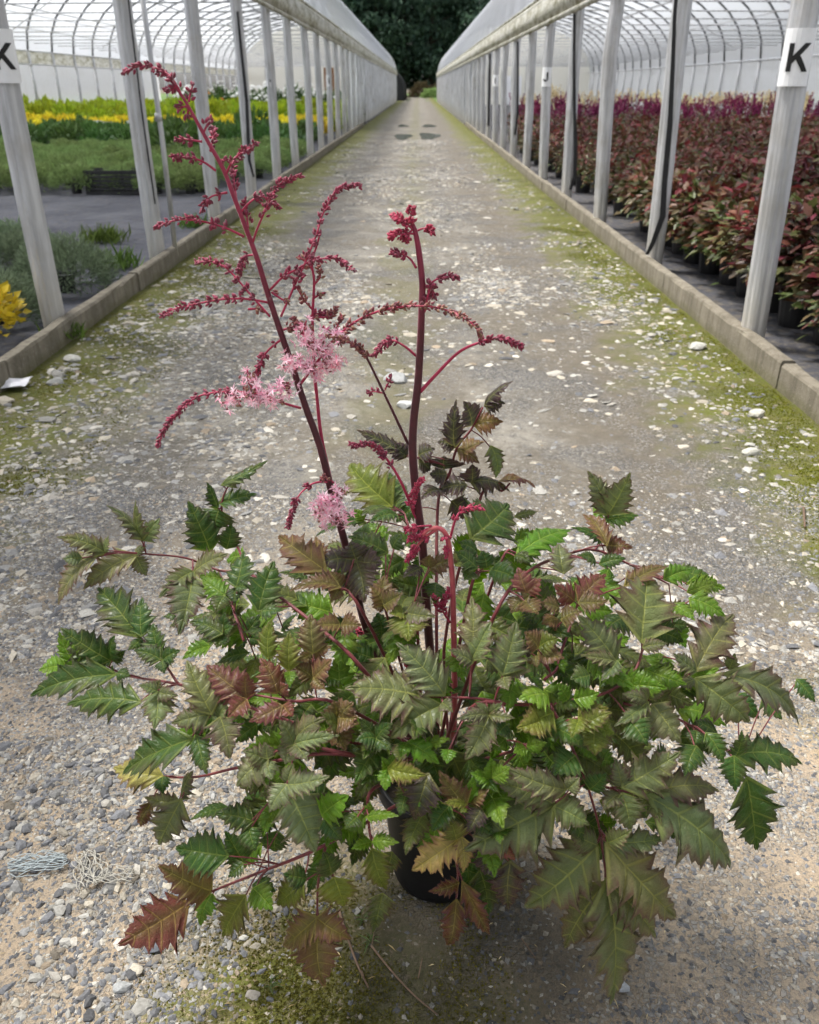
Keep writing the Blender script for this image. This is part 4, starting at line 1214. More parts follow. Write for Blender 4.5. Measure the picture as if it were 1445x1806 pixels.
def leaflet_mesh(L, Wd, seed, lobed=False, K=None, curl=0.0, crumple=0.0):
    "serrate, pleated blade along +Y with its own teeth; UV = (vein phase, distance from midrib)"
    r = random.Random(seed)
    K = K or (r.choice([4, 5, 5]) if L < .07 else r.choice([5, 5, 6]))
    par = r.choice([0, 1])
    hw = Wd / 2
    pk = r.uniform(.36, .45)
    def prof(t):
        if t <= 0: return 0.0
        w = (math.sin(math.pi * min(1, t) ** (math.log(.5) / math.log(pk)))) if t < 1 else 0
        return max(0.0, w) ** (.95 if t < pk else 1.30)
    verts, faces, uvs = [], [], []
    VS = [0, .2, .45, .68, .86, 1.0]
    nv = len(VS)
    bend = r.uniform(.03, .14) * L; roll = r.uniform(-.30, .06) * hw; sway = r.uniform(-.06, .06) * L
    tw = r.uniform(-.3, .3); fold = r.uniform(-.12, .38); wv = r.uniform(0, 6); wa = r.uniform(.01, .035)
    def surf(x, y, v, ph):
        t = y / L
        z = bend * (4 * t * (1 - t)) - curl * L * t * t
        z += roll * (abs(x) / (hw + 1e-6)) ** 2 * 1.6 + tw * x * t
        z += .030 * Wd * math.sin(math.pi * ph) * math.sin(math.pi * min(1, v * .9 + .05)) - .012 * Wd * (v == 0)
        z += fold * abs(x) * (1 - .5 * t) + wa * L * math.sin(t * 8 + wv + (2 if x > 0 else 0)) * (abs(x) / hw)
        if crumple: z += crumple * L * (math.sin(x / hw * 4 + seed) * math.cos(t * 9 + seed) * .5)
        return (x + sway * 4 * t * (1 - t), y, z)
    for side in (-1, 1):
        rows = []                      # (midrib t, outline x, outline y, u)
        rows.append((0.0, 0.0 + .02 * Wd, -.01 * L, 0.0))
        fat = r.uniform(.9, 1.1)
        j = lambda q: r.uniform(1 - q, 1 + q)
        te, wt = [], []
        for k in range(K + 1):
            f = k / K
            t0 = .02 + .90 * f ** .95
            e = min(.99, t0 + (.17 + .04 * (1 - f) + r.uniform(-.02, .02)) * (1 - .66 * f) + .010)
            te.append(e); wt.append(prof(e) * hw * fat * r.uniform(.94, 1.10) * ((1.07 if (k + par) % 2 == 0 else .95) if lobed else 1) + .015 * Wd * (1 - f))
        for k in range(K):
            f = k / K
            t0 = .02 + .90 * f ** .95; t1 = .02 + .90 * ((k + 1) / K) ** .95
            st, sp = t1 - t0, te[k + 1] - te[k]
            dl = ((r.uniform(.52, .66) if (k + par) % 2 else r.uniform(.30, .42)) if lobed else r.uniform(.34, .50)) * (1 - .2 * f)
            w0, w1 = wt[k], wt[k + 1]
            dl = min(dl, 1.15 * sp * L / (w0 + 1e-6))                 # a sinus no deeper than the lobes are broad
            lerp = lambda q: w0 + (w1 - w0) * q
            rows.append((t0, w0 * 1.08, te[k] * L, k + 0.0001))                                          # lobe tip on the vein
            rows.append((t0 + st * .10, w0 * (1 - dl * .55) * j(.03), (te[k] + sp * .01) * L, k + .10))
            rows.append((t0 + st * .26, lerp(.15) * (1 - dl) * j(.03), (te[k] + sp * .07) * L, k + .26))    # sinus, tight behind the forward tip
            rows.append((t0 + st * .48, lerp(.42) * (1 - dl * .40) * j(.05), (te[k] + sp * .48) * L, k + .48))  # lesser tooth
            rows.append((t0 + st * .60, lerp(.50) * (1 - dl * .62) * j(.03), (te[k] + sp * .52) * L, k + .60))
            rows.append((t0 + st * .80, lerp(.78) * (1 - dl * .20) * j(.04), (te[k] + sp * .80) * L, k + .80))
            rows.append((t0 + st * .88, lerp(.84) * (1 - dl * .36) * j(.03), (te[k] + sp * .83) * L, k + .88))
        rows = [q for q in rows if q[2] < L * .975]
        rows.append((.955, .012 * Wd, L * .99, K + 0.0))
        base = len(verts)
        for (tm, ox, oy, u) in rows:
            for v in VS:
                x = ox * v * side
                y = (tm * L) * (1 - v) + oy * v
                y += -.04 * L * v * (1 - v)
                verts.append(surf(x, y, v, u % 1.0)); uvs.append((u, v))
        for i in range(len(rows) - 1):
            for j in range(nv - 1):
                a = base + i * nv + j
                q = (a, a + 1, a + nv + 1, a + nv)
                faces.append(q if side < 0 else q[::-1])
    me = bpy.data.meshes.new('leaflet')
    me.from_pydata(verts, [], faces)
    ul = me.uv_layers.new(name='UVMap')
    idx = np.empty(len(me.loops), np.int32); me.loops.foreach_get('vertex_index', idx)
    ul.data.foreach_set('uv', np.array(uvs, np.float32)[idx].ravel())
    me.polygons.foreach_set('use_smooth', [True] * len(faces))
    me.materials.append(M_LEAF)
    me.update()
    return me

#         blade colour                rim
COLS = {'g': ((.036, .082, .017), .55), 'G': ((.095, .200, .013), .2), 'o': ((.130, .146, .068), .95), 's': ((.175, .198, .098), .9),
        'b': ((.150, .092, .040), .85), 'r': ((.170, .052, .046), .5), 'y': ((.145, .165, .024), .8), 'd': ((.052, .034, .035), .5),
        'x': ((.090, .036, .020), 1.0), 'P': ((.34, .26, .10), 1.0), 'k': ((.030, .060, .020), .3)}

# surveyed leaflets: base x, y, tip x, y, width (photo tile units), colour, layer (0 front, 1 inside, 2 far side)
TILES = {
'A': (50, 780, 2.89, """
990 215 1215 92 78 g; 975 310 1155 250 112 g; 968 340 920 205 95 g; 970 345 945 445 135 g; 925 550 820 308 170 g; 1010 540 1030 415 105 g; 845 660 995 560 125 o; 840 660 672 762 115 o
835 695 765 965 215 o; 1060 735 1092 555 152 g; 1062 735 1130 745 75 g; 1060 740 1050 815 85 g; 1000 778 888 690 112 G; 1000 785 958 862 92 g; 985 975 818 905 118 g; 987 965 1000 870 72 g; 987 970 1046 935 55 g
980 985 960 1042 92 g; 1175 860 1252 612 155 g; 1190 860 1292 850 85 g; 1100 990 1172 880 100 g 1; 1130 1000 1205 1012 75 g 1; 1095 1000 1090 1055 70 g 1
580 492 428 308 172 o; 586 498 662 390 95 o; 575 500 545 298 90 o; 390 565 150 480 112 o; 388 562 408 478 52 o; 270 590 178 592 82 o; 350 580 125 805 155 o; 545 580 283 747 145 o; 548 578 602 528 72 o; 550 585 602 678 84 o
562 985 345 735 215 g; 577 985 580 793 135 g; 575 1000 508 1058 66 g; 415 1110 178 940 175 g; 427 1110 440 988 115 g; 420 1115 338 1128 66 g; 430 1110 497 1060 66 g; 190 1145 55 1160 132 G; 250 1145 150 973 112 G
437 1185 25 1297 155 g; 450 1180 515 1190 66 g; 437 1172 430 1138 45 g; 682 1105 640 928 125 g; 672 1107 538 1060 105 g; 687 1110 764 1060 95 g; 682 1115 692 1174 74 g; 562 1325 193 1335 200 g
655 1272 563 1240 66 o; 662 1275 764 1292 76 o; 657 1272 640 1455 155 o; 660 1265 672 1212 66 o; 932 1380 810 1113 178 o; 920 1386 733 1432 125 o; 970 1402 1015 1338 95 o
1112 1295 908 1138 158 r; 1114 1298 1112 1172 110 r; 1112 1312 1018 1398 115 r; 1267 1275 1185 1103 135 r; 1282 1275 1322 1238 95 r; 1292 1345 1128 1422 115 r; 1300 1340 1344 1392 86 r
1225 1100 1240 908 115 y; 1330 1160 1330 968 115 y; 1332 1170 1332 1242 56 G; 1165 1100 1120 1192 86 y 1; 1290 960 1370 870 90 g 1"""),
'B': (450, 780, 2.89, """
692 320 480 95 225 y; 697 320 692 148 125 g; 680 335 545 372 112 g; 722 370 588 402 104 g; 830 330 718 402 104 g 1; 560 410 318 462 76 g; 552 400 508 342 66 G; 355 650 104 450 175 b; 357 640 310 473 105 b
342 660 133 565 115 b; 430 740 183 740 104 b; 432 740 388 658 86 b; 430 746 390 804 66 b; 510 600 333 612 145 d; 512 590 488 508 125 d; 520 605 642 610 165 d; 515 610 557 815 195 d; 560 565 604 540 56 G 1; 692 650 660 558 86 G 1
672 560 478 470 135 g; 702 540 742 470 95 g; 655 830 588 738 115 b; 655 830 662 678 115 b; 657 830 744 768 115 b; 655 840 598 842 66 b; 850 640 758 680 86 d; 890 640 1022 600 115 b; 890 640 890 578 76 b
772 850 822 718 125 g 1; 770 870 912 882 125 o; 780 880 782 1014 205 y; 760 870 688 870 86 y; 430 930 298 932 96 b; 440 932 534 928 115 b; 296 1072 282 878 145 b; 290 1080 218 1112 66 b; 300 1080 384 1040 86 b
382 1030 380 958 86 G 1; 290 1200 198 1140 96 b; 300 1200 392 1108 115 b; 300 1200 352 1254 66 b; 440 1300 430 1078 165 G 1; 602 1100 478 1060 145 g 1; 652 1000 620 868 155 g 1; 440 1400 502 1328 125 b; 430 1420 524 1432 135 b
1132 640 1018 558 105 g; 1132 560 1038 508 96 g; 1112 660 1068 702 86 g; 1182 640 1160 556 115 g; 1202 650 1324 682 145 g; 832 1290 466 1258 270 o; 960 1282 724 1028 220 o; 946 1345 698 1506 215 o; 952 1330 1004 1372 76 o
1106 1100 1102 786 175 o; 1106 1110 1202 918 125 o; 1110 1120 988 1060 105 o; 1266 1180 1332 918 155 o; 1262 1190 1404 1170 86 o; 1266 1200 1292 1264 76 o
1188 1390 1128 1328 54 o; 1192 1388 1258 1328 58 o; 1196 1392 1318 1402 60 o; 1186 1392 1036 1410 74 o; 1190 1396 1075 1610 165 o"""),
'H': (250, 400, 2.064, """
1250 650 1342 558 66 d; 1252 652 1322 640 66 d; 1202 720 1170 636 95 d; 1212 720 1314 708 78 b; 1140 800 1146 634 74 d; 1140 800 1078 782 66 d; 1152 810 1227 862 86 b; 1172 820 1244 778 86 b; 1272 800 1292 914 66 o
1302 930 1432 942 115 x; 1202 930 1342 950 86 d; 1182 940 1078 960 96 d; 1202 930 1202 866 86 d; 1102 880 1100 836 110 d; 960 830 793 733 66 d; 960 840 928 788 86 d; 1010 832 1068 808 86 d; 1010 850 1054 882 86 d; 1202 1130 1332 1008 195 g
1090 960 1020 985 80 d; 1130 1000 1190 1060 90 d 1; 1110 900 1050 900 80 d"""),
'C': (900, 780, 2.651, """
455 335 368 138 125 o; 462 335 562 148 155 o; 450 480 343 328 86 b; 452 480 568 482 95 x; 430 462 298 390 66 g; 40 520 288 388 155 G; 22 530 92 562 66 g; 250 610 230 468 115 o; 400 560 318 528 66 g; 420 570 538 545 76 g
460 590 450 702 76 G 1; 492 660 480 764 86 G 1; 75 700 38 588 105 r; 77 700 142 638 95 r; 70 740 8 792 105 b; 72 740 132 802 115 b; 72 738 92 718 66 b; 300 740 208 668 115 r; 322 740 448 618 115 r; 322 750 454 740 95 b
230 780 148 750 86 b; 230 830 148 852 86 b; 240 830 332 788 115 b; 130 960 68 888 105 b; 132 960 218 918 125 y; 132 985 252 1012 105 b; 120 1000 125 1052 66 b; 100 980 58 958 66 d; 540 670 738 573 95 b
722 640 854 590 95 G; 832 660 1004 682 86 G; 842 730 1008 804 115 G; 832 700 962 658 66 G; 762 760 862 832 95 G; 616 925 652 602 270 o; 490 1015 338 808 185 o; 490 1020 343 990 76 o; 500 1022 428 1104 76 o; 622 960 734 938 76 o
876 1060 1064 796 205 o; 870 1070 768 988 95 o; 876 1110 1114 1304 225 o; 862 1110 788 1132 56 o; 1012 1090 1394 1306 185 o; 1022 1060 1052 988 66 o; 1060 1180 1172 1284 105 g 1; 1182 1200 1272 1294 95 g 1; 1342 1110 1424 1214 76 g 1
640 1210 528 1178 66 o; 640 1215 488 1324 86 o; 672 1230 796 1404 205 o; 640 1205 608 1148 56 o; 652 1200 732 1148 56 o; 172 1180 46 1192 135 G; 272 1200 230 1128 86 G; 302 1200 414 1170 95 G; 370 1090 288 1102 105 g; 502 1110 562 1058 115 G 1
140 1300 36 1332 135 y; 322 1290 454 1240 105 y; 320 1300 288 1374 95 y; 392 1330 486 1362 125 y; 700 990 690 1124 155 G 1; 290 930 248 868 115 g 1; 300 990 248 980 86 g 1; 545 820 440 880 130 g 1; 760 860 820 960 120 G 1; 640 1080 600 1180 130 G 1"""),
'F': (800, 1200, 2.240, """
1117 295 1374 332 155 g; 1115 300 1142 208 66 g; 1110 302 1120 434 105 g; 1160 390 1196 664 195 g; 1042 210 956 158 76 g; 1000 210 1064 324 86 g; 960 262 918 374 100 g; 960 200 948 256 76 g
672 420 894 283 165 o; 666 420 638 306 86 o; 660 450 596 504 76 o; 666 450 702 594 115 o; 782 465 1144 740 235 o; 792 440 1044 440 125 o; 390 495 50 668 265 o; 402 500 534 572 135 o; 395 490 166 398 115 o
440 430 216 343 115 o; 452 430 494 388 66 o; 560 660 286 894 225 o; 566 650 456 598 95 o; 612 655 888 938 225 o; 622 640 834 620 95 o; 612 640 704 590 76 o; 605 800 626 1290 250 o; 596 806 440 1062 165 o; 614 806 806 1014 175 o
390 130 256 202 125 y; 512 190 624 128 86 y; 560 190 560 294 145 y; 702 160 764 254 115 g; 480 300 396 374 115 g; 540 430 604 368 86 g; 225 720 220 900 130 d; 582 560 644 560 66 G 1; 300 150 420 90 110 G 1; 180 190 150 310 110 G 1"""),
'E': (600, 1200, 3.6125, """
432 395 624 524 155 G; 430 395 384 480 90 G; 555 400 694 370 76 G; 690 440 682 524 95 G; 310 560 544 602 135 y; 308 562 288 694 115 G; 306 556 264 488 76 G; 314 552 336 464 66 G; 232 370 334 276 115 g; 228 372 104 382 105 g
234 376 322 434 115 g; 230 380 188 494 95 g; 226 366 128 256 95 g; 560 600 466 890 195 d; 802 790 636 588 165 b; 800 792 664 780 76 y; 804 780 862 614 115 G; 812 792 832 874 115 y; 832 780 936 698 105 b; 742 1020 462 1206 195 P; 740 1012 698 882 155 y
772 1000 782 1228 125 P; 755 1290 566 1342 95 x; 782 1290 948 1616 115 x; 740 1400 678 1726 145 x; 900 1050 932 1244 125 d; 1000 1040 1114 1144 95 r; 160 870 26 942 115 G; 170 868 192 776 76 G; 172 872 366 860 86 G
200 1032 76 1072 86 G; 208 1030 360 1032 95 G; 205 1080 300 1336 165 y; 960 640 846 588 105 G; 972 622 1074 556 115 G; 982 620 960 496 115 G; 1182 432 1106 462 86 G; 1182 440 1192 524 76 G; 1192 422 1314 398 95 G; 1050 370 976 432 95 G; 1062 280 996 342 115 g; 700 800 590 960 150 g; 620 700 500 800 130 G; 860 880 980 980 130 g; 900 820 820 960 120 d; 420 720 380 860 120 g"""),
'D': (180, 1200, 2.779, """
432 290 84 444 210 g; 465 275 512 456 98 g; 465 270 482 216 76 g; 580 185 622 376 170 o; 535 160 594 106 66 o; 290 470 64 428 165 P; 300 472 300 554 76 g; 385 590 268 818 178 o; 390 580 442 448 96 o; 380 600 206 568 86 o; 240 600 178 726 66 x
940 310 868 196 115 s; 942 306 1094 188 135 s; 946 312 1154 270 96 s; 936 316 898 406 105 s; 944 316 1004 394 115 s; 810 390 656 514 185 s; 808 386 696 346 105 s; 812 384 800 304 76 s; 814 394 832 484 95 s
912 510 1114 470 125 s; 906 514 818 646 115 s; 930 570 1044 838 245 s; 908 506 930 418 90 s; 1150 180 1138 106 125 b; 1160 182 1246 180 115 b; 1152 200 1192 336 135 b; 740 690 556 650 125 g; 720 722 752 834 115 g; 612 860 364 820 195 g
692 890 608 748 155 g; 690 896 618 964 86 g; 530 1030 276 908 195 b; 415 1095 84 1294 245 r; 540 1050 478 1196 115 G; 700 1060 578 1266 195 y; 742 1022 834 1124 115 G; 742 1000 844 1032 95 g; 985 990 848 1104 135 y; 1000 970 896 948 115 g
1140 970 1182 1116 195 y; 1122 950 1088 846 155 g; 1050 1165 866 1304 155 b; 1056 1166 1216 1264 135 b; 1065 1230 1086 1494 205 b; 1080 660 1204 568 145 G; 1090 680 1174 784 115 g; 800 560 718 602 135 g 1; 862 740 850 844 155 g 1; 1250 670 1196 724 95 g; 1080 640 990 600 110 g 1"""),
}
# leaf stalks (photo points); leaflets join the nearest one
STALKS = [[(740, 1300), (640, 1180), (560, 1105), (490, 1050), (440, 1012), (387, 1006), (327, 984), (258, 977)], [(430, 1130), (405, 1055), (387, 1008)], [(440, 1012), (418, 962), (392, 905), (400, 862), (430, 832)],
    [(740, 1300), (600, 1243), (520, 1237), (452, 1226)], [(740, 1330), (560, 1290), (420, 1240), (315, 1207), (226, 1192), (185, 1172)], [(315, 1207), (288, 1168), (250, 1125)],
    [(740, 1350), (600, 1330), (500, 1340), (415, 1355), (350, 1370), (290, 1371)], [(700, 1430), (575, 1490), (455, 1540), (380, 1570), (332, 1592)], [(575, 1490), (562, 1550), (560, 1600), (562, 1640)],
    [(790, 1330), (830, 1250), (900, 1242), (970, 1243), (1060, 1225), (1112, 1203), (1200, 1200), (1240, 1192)], [(972, 1244), (1010, 1320), (1035, 1382), (1055, 1450), (1062, 1495), (1070, 1555)], [(1112, 1203), (1130, 1160), (1134, 1132)],
    [(1035, 1382), (1085, 1392), (1140, 1405)], [(900, 1242), (840, 1232), (780, 1230), (745, 1228)], [(800, 1220), (870, 1090), (930, 1010), (1000, 978), (1050, 970), (1110, 995), (1180, 1030)], [(1050, 970), (1062, 950), (1074, 908)],
    [(790, 1150), (831, 1036), (845, 1014), (840, 977)], [(848, 1016), (882, 994), (912, 976)], [(765, 1080), (772, 900), (793, 836), (807, 788), (831, 758), (852, 718)], [(793, 850), (850, 872), (885, 866), (900, 852)],
    [(690, 1170), (640, 1080), (595, 1030), (567, 1008)], [(676, 1150), (676, 1062)], [(760, 1020), (722, 932), (688, 900)], [(880, 1380), (850, 1440), (806, 1485), (808, 1540), (806, 1582)], [(690, 1370), (660, 1390), (650, 1440), (656, 1492)],
    [(960, 1200), (985, 1165), (950, 1062), (927, 1050)], [(985, 1165), (1018, 1070)], [(1100, 1240), (1180, 1262), (1235, 1290), (1290, 1332), (1312, 1370)], [(560, 1180), (552, 1150), (553, 1190)], [(740, 1300), (700, 1300), (664, 1303)], [(740, 1320), (690, 1350), (686, 1352)],
    [(760, 1330), (620, 1330), (520, 1315), (475, 1340), (505, 1385)], [(860, 1330), (920, 1320), (925, 1312)], [(700, 1200), (735, 1085), (725, 1075)]]

astilbe = thing('potted_astilbe', 'large purple-bronze leafed astilbe with pink-red plumes in a black pot on the road', 'potted plant', tuple(PC))
def rel(p): return Vector(p) - PC

# pot
prof_ = [(.086, 0), (.089, .012), (.0895, .03), (.104, .205), (.1045, .208), (.112, .210), (.1135, .232), (.110, .236), (.105, .234), (.102, .20)]
vs, fs = lathe(prof_, 48)
M_POT = m_plain('matt_black_pot', (0.008, 0.008, 0.009), 0.5, var=.2, bump=.1, spec=.3)
pot = MB().add(vs, fs).obj('pot', M_POT, astilbe, smooth=True)
vs, fs = lathe([(.1125, .209), (.1155, .212), (.1160, .231), (.1135, .2355)], 48)
MB().add(vs, fs[:-2]).obj('rim', M_POT, pot, smooth=True)
so = []
rgs = np.random.default_rng(3)
vs = [(0, 0, .212)] + [(.1005 * f * math.cos(a), .1005 * f * math.sin(a), .208 + rgs.uniform(-.005, .006)) for f in (.33, .66, 1) for a in np.arange(24) * math.pi / 12]
fs = [(0, 1 + k, 1 + (k + 1) % 24) for k in range(24)] + [(1 + j * 24 + k, 1 + (j + 1) * 24 + k, 1 + (j + 1) * 24 + (k + 1) % 24, 1 + j * 24 + (k + 1) % 24) for j in range(2) for k in range(24)]
MB().add(vs, fs).obj('soil', m_plain('potting_soil', (0.035, 0.026, 0.018), 0.95, bump=.8), astilbe)

def m_stem(name, c0, c1, fuzz=0.5):
    t = NT(name)
    P = t.n('ShaderNodeNewGeometry').outputs['Position']
    c = t.mix(t.smooth(t.noise(60, 4, .6, P), .3, .7), c0, c1)
    p = t.bsdf(c, 0.5, 0, None, 0.4, **{'Sheen Weight': fuzz, 'Sheen Roughness': 0.35, 'Sheen Tint': (1, .82, .82, 1)})
    return t.done(p)
def m_main_stem():
    t = NT('dark_red_stem')
    P, x, y, z = t.pos()
    n = t.noise(60, 4, .6, P)
    lo = t.mix(t.smooth(n, .3, .7), (.050, .012, .016), (.085, .016, .024))
    hi = t.mix(t.smooth(n, .3, .7), (.22, .016, .045), (.30, .026, .065))
    c = t.mix(t.smooth(z, 1.0, 1.24), lo, hi)
    return t.done(t.bsdf(c, .5, 0, None, .4, **{'Sheen Weight': .6, 'Sheen Roughness': .35, 'Sheen Tint': (1, .82, .82, 1)}))
M_STEM = m_main_stem()
M_STEMR = m_stem('crimson_stem', (.30, .018, .055), (.40, .03, .085), 0.3)
M_STEMP = m_stem('pink_stem', (.42, .06, .09), (.50, .12, .12), 0.8)
M_PETI = m_stem('red_petiole', (.12, .020, .028), (.17, .035, .035), 0.3)

def smoothpts(pts, n=5):
    "Catmull-Rom through the surveyed points"
    P = [pts[0] + (pts[0] - pts[1])] + list(pts) + [pts[-1] + (pts[-1] - pts[-2])]
    out = []
    for i in range(1, len(P) - 2):
        for k in range(n):
            t = k / n
            a, b, c, d = P[i - 1], P[i], P[i + 1], P[i + 2]
            out.append(.5 * ((2 * b) + (c - a) * t + (2 * a - 5 * b + 4 * c - d) * t * t + (3 * b - a - 3 * c + d) * t ** 3))
    out.append(pts[-1])
    return out

# ---- leaf stalks: from the crown in the pot out to the leaflets
CROWN = PC + Vector((0, 0, .23))
stalk_objs, stalk_pts, stalk_mb = [], [], []
first_of = {}
for i, sp_ in enumerate(STALKS):
    n = len(sp_)
    pts = []
    for k, (x, y) in enumerate(sp_):
        pts.append(dome_pt(x, y, .90))
    main = sp_[0][0] in range(640, 900) and i not in (2,)
    if main:
        pts[0] = CROWN + (pts[0] - CROWN) * .45
        pts = [CROWN + Vector((random.uniform(-.03, .03), random.uniform(-.03, .03), -.02))] + pts
    sm = smoothpts(pts, 5)
    mb = MB(PC)
    L_ = len(sm)
    r0 = .0034 if main else .0024
    mb.tube(sm, [r0 * (1 - .55 * k / L_) for k in range(L_)], 7)
    stalk_mb.append(mb); stalk_pts.append(sm)

leaf_jobs = []
for tn, (ox, oy, sc, txt) in TILES.items():
    for e in txt.replace('\n', ';').split(';'):
        q = e.split()
        if not q: continue
        bx, by, tx, ty, w = [float(k) / sc for k in q[:5]]
        leaf_jobs.append((bx + ox, by + oy, tx + ox, ty + oy, w, q[5], int(q[6]) if len(q) > 6 else 0))
rl = random.Random(42)
placed = []
for j, (bx, by, tx, ty, w, col, lay) in enumerate(leaf_jobs):
    s = {0: 1.0, 1: .74, 2: .9}[lay] + rl.uniform(-.03, .03)
    bx, by = bx - (tx - bx) * .03, by - (ty - by) * .03
    tx, ty = tx + (tx - bx) * .05, ty + (ty - by) * .05
    B, T = dome_pt(bx, by, s * .97, lay == 2), dome_pt(tx, ty, s * 1.02, lay == 2)
    # keep the blade's own length believable: limit slant in depth
    ax = T - B
    view = ((B + T) / 2 - CAM).normalized()
    dp = ax.dot(view); lat = ax - view * dp
    lim = lat.length * .75
    if abs(dp) > lim:
        d_ = ray(tx, ty); want = B.dot(view) + math.copysign(lim, dp)
        T = CAM + d_ * ((want - CAM.dot(view)) / d_.dot(view))
        if T.z < .02: T = CAM + d_ * ((.02 - CAMH) / d_.z)
        ax = T - B
    L = ax.length
    dep = ((B + T) / 2 - CAM).dot(FWD)
    Wm = w * dep / FPX * (1.27 if w < 55 else 1.12)
    Y = ax.normalized()
    mid_ = (B + T) / 2
    outw = Vector(((mid_.x - EC.x) / ER.x, (mid_.y - EC.y) / ER.y, (mid_.z - EC.z) / ER.z)).normalized()
    nrm = -view * .62 + outw * .30 + Vector((0, 0, .45)) + Vector((rl.gauss(0, .20), rl.gauss(0, .20), rl.gauss(0, .12)))
    X = Y.cross(nrm).normalized(); N = X.cross(Y)
    c, rim = COLS[col]
    m_ = rl.uniform(.8, 1.22)
    jit = [rl.uniform(.9, 1.12) for _ in range(3)]
    big = w > 60 or col == 'd'
    me = leaflet_mesh(L, Wm, 1000 + j, lobed=big or rl.random() < .25, curl=rl.uniform(-.02, .16), crumple=.10 if col == 'x' else (.015 if col in 'sP' else .0))
    # nearest stalk point carries it
    best = min(((B - p).length + (.35 if k_ == 0 and i_ else 0), i_, k_) for i_, sp_ in enumerate(stalk_pts) for k_, p in enumerate(sp_[2:], 2))
    i_, k_ = best[1], best[2]
    a = stalk_pts[i_][k_]
    dd = (B - a).length
    if dd > .004:
        md = (a + B) / 2 + Vector((0, 0, .05 * dd))
        stalk_mb[i_].tube(smoothpts([a, md, B + Y * .004 - N * .002], 3), .0011, 5)
    placed.append((me, Matrix((X, Y, N)).transposed().to_4x4(), B, i_, (c[0] * m_ * jit[0], c[1] * m_ * jit[1], c[2] * m_ * jit[2], min(1, rim * rl.uniform(.7, 1.15)))))
for mb in stalk_mb:
    stalk_objs.append(mb.obj('leaf_stalk', M_PETI, astilbe, smooth=True))
for me, R_, B, i_, c in placed:
    o = bpy.data.objects.new('leaflet', me)
    COL.objects.link(o)
    o.parent = stalk_objs[i_]
    o.matrix_local = Matrix.Translation(rel(B)) @ R_
    o.color = c

# ---- deeper leaves that close the heart of the plant, in four tones
rgi = np.random.default_rng(77)
base_me = [leaflet_mesh(.085, .064, 5000 + k, lobed=k % 2 == 0, curl=.05) for k in range(8)]
tone = [((.098, .205, .012, .3), []), ((.050, .110, .016, .6), []), ((.115, .135, .044, .85), []), ((.040, .078, .016, .5), [])]
def deep(p, Y, s):
    X = Y.cross(Vector((rgi.normal(0, .4), -.45 + rgi.normal(0, .35), 1))).normalized(); N = X.cross(Y)
    tone[rgi.choice(4, p=[.30, .32, .20, .18])][1].append((int(rgi.integers(8)), Matrix.Translation(rel(p)) @ Matrix((X, Y, N)).transposed().to_4x4() @ Matrix.Scale(s, 4)))
for k in range(190):
    a = rgi.uniform(0, 2 * math.pi); rr = rgi.uniform(.05, .36) ; zz = rgi.uniform(.20, .60)
    rr *= math.sqrt(max(.1, 1 - ((zz - .3) / .36) ** 2))
    deep(Vector((PC.x + rr * 1.25 * math.cos(a), PC.y + rr * .8 * math.sin(a) + .02, zz)), Vector((math.cos(a), math.sin(a), rgi.uniform(-.6, .3))).normalized(), rgi.uniform(.6, 1.1))
inner_jobs = [q for q in leaf_jobs if 380 < q[0] < 1180 and 900 < q[1] < 1480 and q[5] not in 'xP']
for k in range(230):
    q = inner_jobs[int(rgi.integers(len(inner_jobs)))]
    p = dome_pt(q[0] + rgi.normal(0, 30), q[1] + rgi.normal(0, 30), rgi.uniform(.72, .90))
    if p.z < .08: continue
    o_ = Vector((p.x - EC.x, (p.y - EC.y) * .6, rgi.uniform(-.25, .12) * .6)).normalized()
    deep(p, (o_ + Vector((rgi.normal(0, .5), rgi.normal(0, .3), rgi.normal(-.1, .3)))).normalized(), rgi.uniform(.5, .95))
for (c, lst) in tone:
    bmj = bmesh.new(); uvl = bmj.loops.layers.uv.new('UVMap')
    for i_, M_ in lst:
        t_ = bmesh.new(); t_.from_mesh(base_me[i_]); t_.transform(M_)
        tmp = bpy.data.meshes.new('t'); t_.to_mesh(tmp); t_.free(); bmj.from_mesh(tmp); bpy.data.meshes.remove(tmp)
    me = bpy.data.meshes.new('inner_foliage'); bmj.to_mesh(me); bmj.free()
    me.materials.append(M_LEAF); me.polygons.foreach_set('use_smooth', [True] * len(me.polygons))
    o = link('inner_foliage', me, astilbe); o.color = c; o['kind'] = 'stuff'

# ---- flower stems
M_BUD = None
def m_bud():
    t = NT('astilbe_bud')
    a = t.n('ShaderNodeAttribute', attribute_name='col')
    P = t.n('ShaderNodeNewGeometry').outputs['Position']
    n = t.noise(400, 2, .6, P)
    c = t.mix(t.smooth(n, .3, .7), t.mix(1.0, a.outputs['Color'], (.7, .65, .65), 'MULTIPLY'), a.outputs['Color'])
    return t.done(t.bsdf(c, .55, 0, t.bump(n, .3, .001), .35, **{'Sheen Weight': .25}))
M_BUD = m_bud()
M_PETAL = leafy('pink_petal', (0.90, 0.20, 0.38), (0.97, 0.76, 0.82), 0.2, 0.55, jitter=.08)
BUDC = {'m': [(.26, .026, .065), (.34, .034, .085), (.19, .026, .055)], 't': [(.24, .055, .060), (.18, .035, .05), (.28, .15, .09), (.32, .11, .09)],
        'c': [(.38, .015, .06), (.30, .012, .05), (.46, .03, .09)]}

